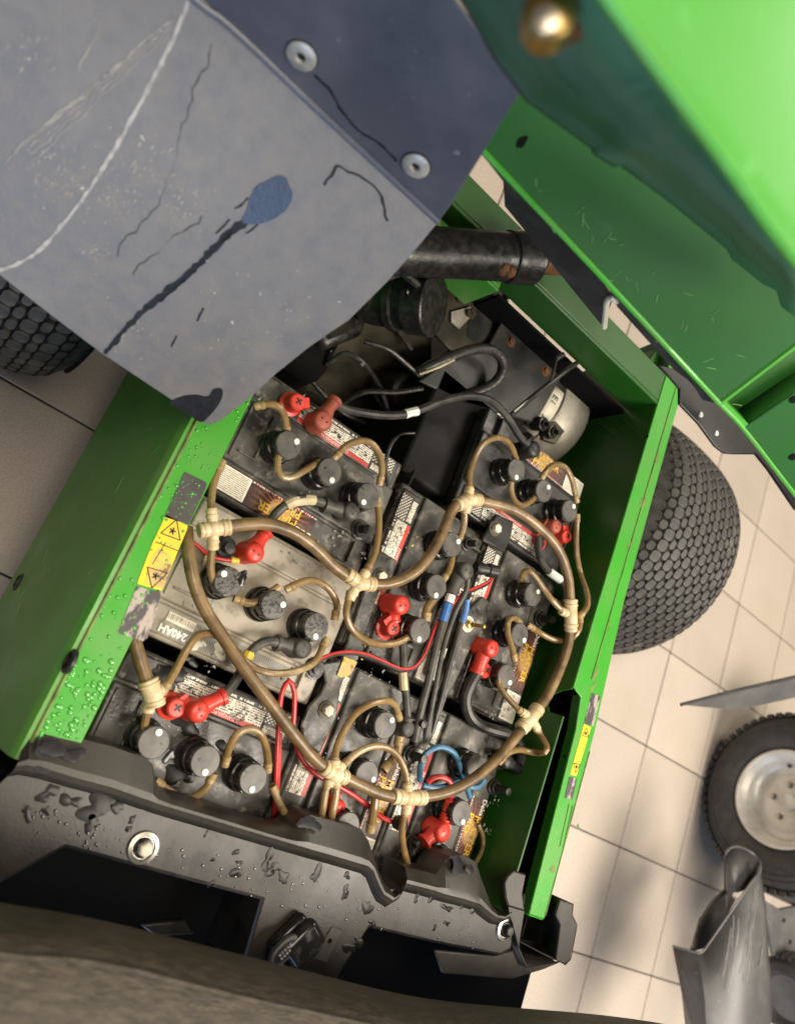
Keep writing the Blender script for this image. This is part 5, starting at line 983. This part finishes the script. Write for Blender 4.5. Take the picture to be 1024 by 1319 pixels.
for dx, m_ in ((0, 'red_wire'), (3, 'wire')): wire(c, [(398+dx, 858+dx, ZT+.02), (418, 846+dx, ZT+.024), (440, 840+dx, ZT+.026), (465, 841+dx, ZT+.026), (490, 850+dx, ZT+.024), (515, 861+dx, ZT+.026), (532, 860+dx, ZT+.024), (545, 846+dx, ZT+.020), (553+dx, 828, ZT+.018), (562+dx, 805, ZT+.016), (576+dx, 788, ZT+.016), (595, 765+dx, ZT+.020), (615, 756+dx, ZT+.022), (630, 748+dx, ZT+.022), (635, 738, ZT+.022), (632, 732, ZT+.02)], .0020, m_, n=8)
c = cable('thin_wire', 'pair of red wires hooked over the joint strap and running down to the seat base', 'wire')
wire(c, [(352, 1068, ZT-.01), (354, 1040, ZT), (356, 1000, ZT+.008), (358, 950, ZT+.014), (360, 915, ZT+.020), (364, 890, ZT+.024), (372, 877, ZT+.028), (379, 890, ZT+.026), (379, 915, ZT+.022), (378, 940, ZT+.020), (384, 968, ZT+.018), (398, 990, ZT+.018), (420, 1005, ZT+.018), (445, 1018, ZT+.020), (470, 1035, ZT+.018), (490, 1052, ZT+.014), (505, 1059, ZT+.012)], .0034, 'red_wire')
wire(c, [(354, 1066, ZT-.01), (356, 1040, ZT), (359, 990, ZT+.008), (361, 945, ZT+.012)], .0030, 'red_wire'); boot(c, 437, 1042, (430, 1022, ZT+.012), 'red', .012, .026); b = BM(); lathe(b, [(.008, 0), (.009, .006), (.0105, .012), (.0105, .016), (.007, .017)], frame(P(508, 1060, ZT+.014), (.4, .3, .9)), 18); obj('plug', b, M['black'], c)
c = cable('battery_cable', 'thin black cable with yellow band between the two middle batteries')
wire(c, [(516, 810, ZT+.012), (519, 835, ZT+.016), (520, 858, ZT+.020), (522, 885, ZT+.022), (524, 910, ZT+.022), (525, 925, ZT+.02)], .0058, 'grey_cable'); wire(c, [(519, 866, ZT+.0205), (520.5, 889, ZT+.022)], .0068, 'sleeve', 'cable_sleeve'); boot(c, 527, 940, (526, 922, ZT+.02), 'grey_cable', .012, .026, twin=False)
boot(c, 519, 780, (507, 800, ZT+.014), 'red', .0145, .036)
c = cable('battery_cable', 'thick black cable curving from a red boot down beside the green wall')
boot(c, 636, 836, (614, 868, ZT+.014), 'red', .014, .036, rarm=.0115); wire(c, [(618, 862, ZT+.016), (607, 880, ZT+.014), (600, 900, ZT+.012), (604, 920, ZT+.012), (616, 933, ZT+.012), (634, 940, ZT+.014), (654, 946, ZT+.016), (668, 958, ZT+.016), (672, 975, ZT+.016), (668, 990, ZT+.016)], .0090, 'wire'); boot(c, 656, 982, (668, 990, ZT+.016), 'black', .012, .030, twin=False)
c = cable('battery_cable', 'short black cable with white sleeve looping below the two small red boots')
boot(c, 718, 678, (700, 672, ZT+.012), 'red_old', .0125, .032); b = BM()
for k in range(20): pass
wire(c, [(693, 692, ZT+.006), (693, 706, ZT+.010), (697, 722, ZT+.016), (706, 735, ZT+.020), (720, 745, ZT+.022), (728, 757, ZT+.02), (729, 772, ZT+.016), (722, 781, ZT+.012)], .0060, 'grey_cable'); wire(c, [(707, 736, ZT+.0205), (722, 747, ZT+.022)], .0072, 'white', 'cable_sleeve')
ring = BM(); pr0 = P(695, 698, ZT+.004); tube(ring, [pr0+V((.013*math.cos(a), .013*math.sin(a), 0)) for a in [k*.42 for k in range(16)]], .0016, 6); obj('red_ring', ring, M['red'], c)
c = cable('blue_wire', 'dark blue wire looped over the battery near the seat base', 'wire')
wire(c, [(541, 1006, ZT+.01), (541, 990, ZT+.016), (547, 973, ZT+.022), (562, 963, ZT+.026), (575, 964, ZT+.028), (586, 972, ZT+.028), (592, 986, ZT+.026), (597, 1000, ZT+.022), (601, 1014, ZT+.018), (605, 1027, ZT+.014)], .0044, 'blue_wire'); wire(c, [(545, 1012, ZT+.012), (560, 1015, ZT+.016), (575, 1013, ZT+.016), (592, 1006, ZT+.014), (606, 1014, ZT+.016), (616, 1014, ZT+.016), (623, 1005, ZT+.014)], .0044, 'blue_wire')
c = cable('red_wire', 'red wire with ribbed strain relief ending in a double red boot near the seat base', 'wire')
wire(c, [(551, 1008, ZT+.016), (557, 1003, ZT+.020), (567, 1001, ZT+.024), (577, 1005, ZT+.026), (582, 1014, ZT+.026), (580, 1030, ZT+.024)], .0042, 'red_wire')
P0, P1 = P(579, 1030, ZT+.024), P(572, 1062, ZT+.020); d = (P1-P0); prof = []
for k in range(8): prof += [(.0058+k*.0004, d.length*k/8), (.0072+k*.0004, d.length*(k+.25)/8), (.0072+k*.0004, d.length*(k+.6)/8), (.0058+k*.0004, d.length*(k+.8)/8)]
b = BM(); lathe(b, prof, frame(P0, d), 16); obj('strain_relief', b, M['red'], c)
boot(c, 573, 1074, (545, 1086, ZT+.018), 'red', .0145, .034, rarm=.011)
c = cable('inline_fuse', 'small yellow-banded fuse hanging below the double red boot', 'fuse'); wire(c, [(563, 1088, ZT+.008), (561, 1094, ZT+.008)], .0035, 'wire'); wire(c, [(561, 1093, ZT+.008), (561, 1106, ZT+.006)], .0044, 'yellow_sleeve', 'fuse_body'); wire(c, [(561, 1106, ZT+.006), (560, 1118, ZT)], .0040, 'wire')
c = cable('thin_wire', 'red wire with a yellow crimp, half hidden by the green sill', 'wire'); wire(c, [(246, 696, ZT+.01), (258, 706, ZT+.012), (272, 717, ZT+.014), (288, 721, ZT+.014), (300, 722, ZT+.014)], .0026, 'red_wire'); wire(c, [(297, 721.5, ZT+.014), (307, 723, ZT+.014)], .0042, 'yellow_sleeve', 'crimp')
b = BM(); prism(b, PL([(265, 715), (270, 714), (268, 726), (260, 729)], ZT+.014), (0, 0, -.001)); obj('wire_tag', b, M['sleeve'], c)
c = cable('corrugated_cable', 'thick ribbed black cable curled over the dark motor plate'); pts = spline(PL([(538, 480, .55), (560, 468, .565), (585, 458, .575), (610, 450, .58), (632, 450, .58), (646, 462, .575), (646, 480, .57), (634, 495, .56), (612, 505, .55), (590, 512, .54)]), .0035)
bb = BM(); tube(bb, pts, lambda t: .0086+.0005*math.sin(t*len(pts)*2.2), 12, smooth=False); obj('wire', bb, M['wire'], c); wire(c, [(540, 482, .56), (562, 474, .57), (585, 463, .58)], .0022, 'sleeve', 'cable_tape')
c = cable('motor_lead', 'thin black lead crossing the silver motor beside its E1 A1 sticker'); wire(c, [(658, 535, .59), (680, 516, .60), (705, 496, .61), (728, 478, .61), (742, 468, .60)], .0046, 'wire'); wire(c, [(678, 522, .598), (698, 504, .605), (710, 488, .612), (714, 474, .61), (718, 458, .60)], .0022, 'olive'); wire(c, [(716, 462, .60), (726, 456, .605)], .0045, 'wire'); wire(c, [(662, 530, .595), (682, 514, .603)], .0016, 'cream', 'cable_tie')
c = cable('black_strap', 'thin black strap looped over the corner of the flap-side battery', 'strap'); wire(c, [(500, 625, ZT+.004), (497, 605, ZT+.010), (499, 585, ZT+.012), (505, 570, ZT+.008), (512, 562, ZT-.02)], .0030, 'wire'); wire(c, [(511, 632, ZT), (525, 626, ZT-.02), (536, 600, ZT-.04), (540, 570, ZT-.06)], .0024, 'wire')
c = cable('signal_wire', 'thin black wire hanging in the dark gap beside the transaxle', 'wire'); wire(c, [(480, 500, .48), (486, 515, .46), (498, 528, .45), (512, 530, .47)], .003, 'wire'); wire(c, [(500, 575, .50), (515, 560, .53), (535, 558, .54), (548, 562, .53)], .002, 'wire')
c = cable('vertical_cable', 'pair of black cables dropping through the notch in the seat base'); wire(c, [(512, 1052, ZT), (508, 1075, ZT-.01), (504, 1100, ZT-.02), (503, 1130, ZT-.03), (505, 1160, ZT-.05)], .0055, 'wire'); wire(c, [(498, 1062, ZT-.01), (496, 1085, ZT-.02), (496, 1120, ZT-.03), (498, 1155, ZT-.05)], .0050, 'wire')
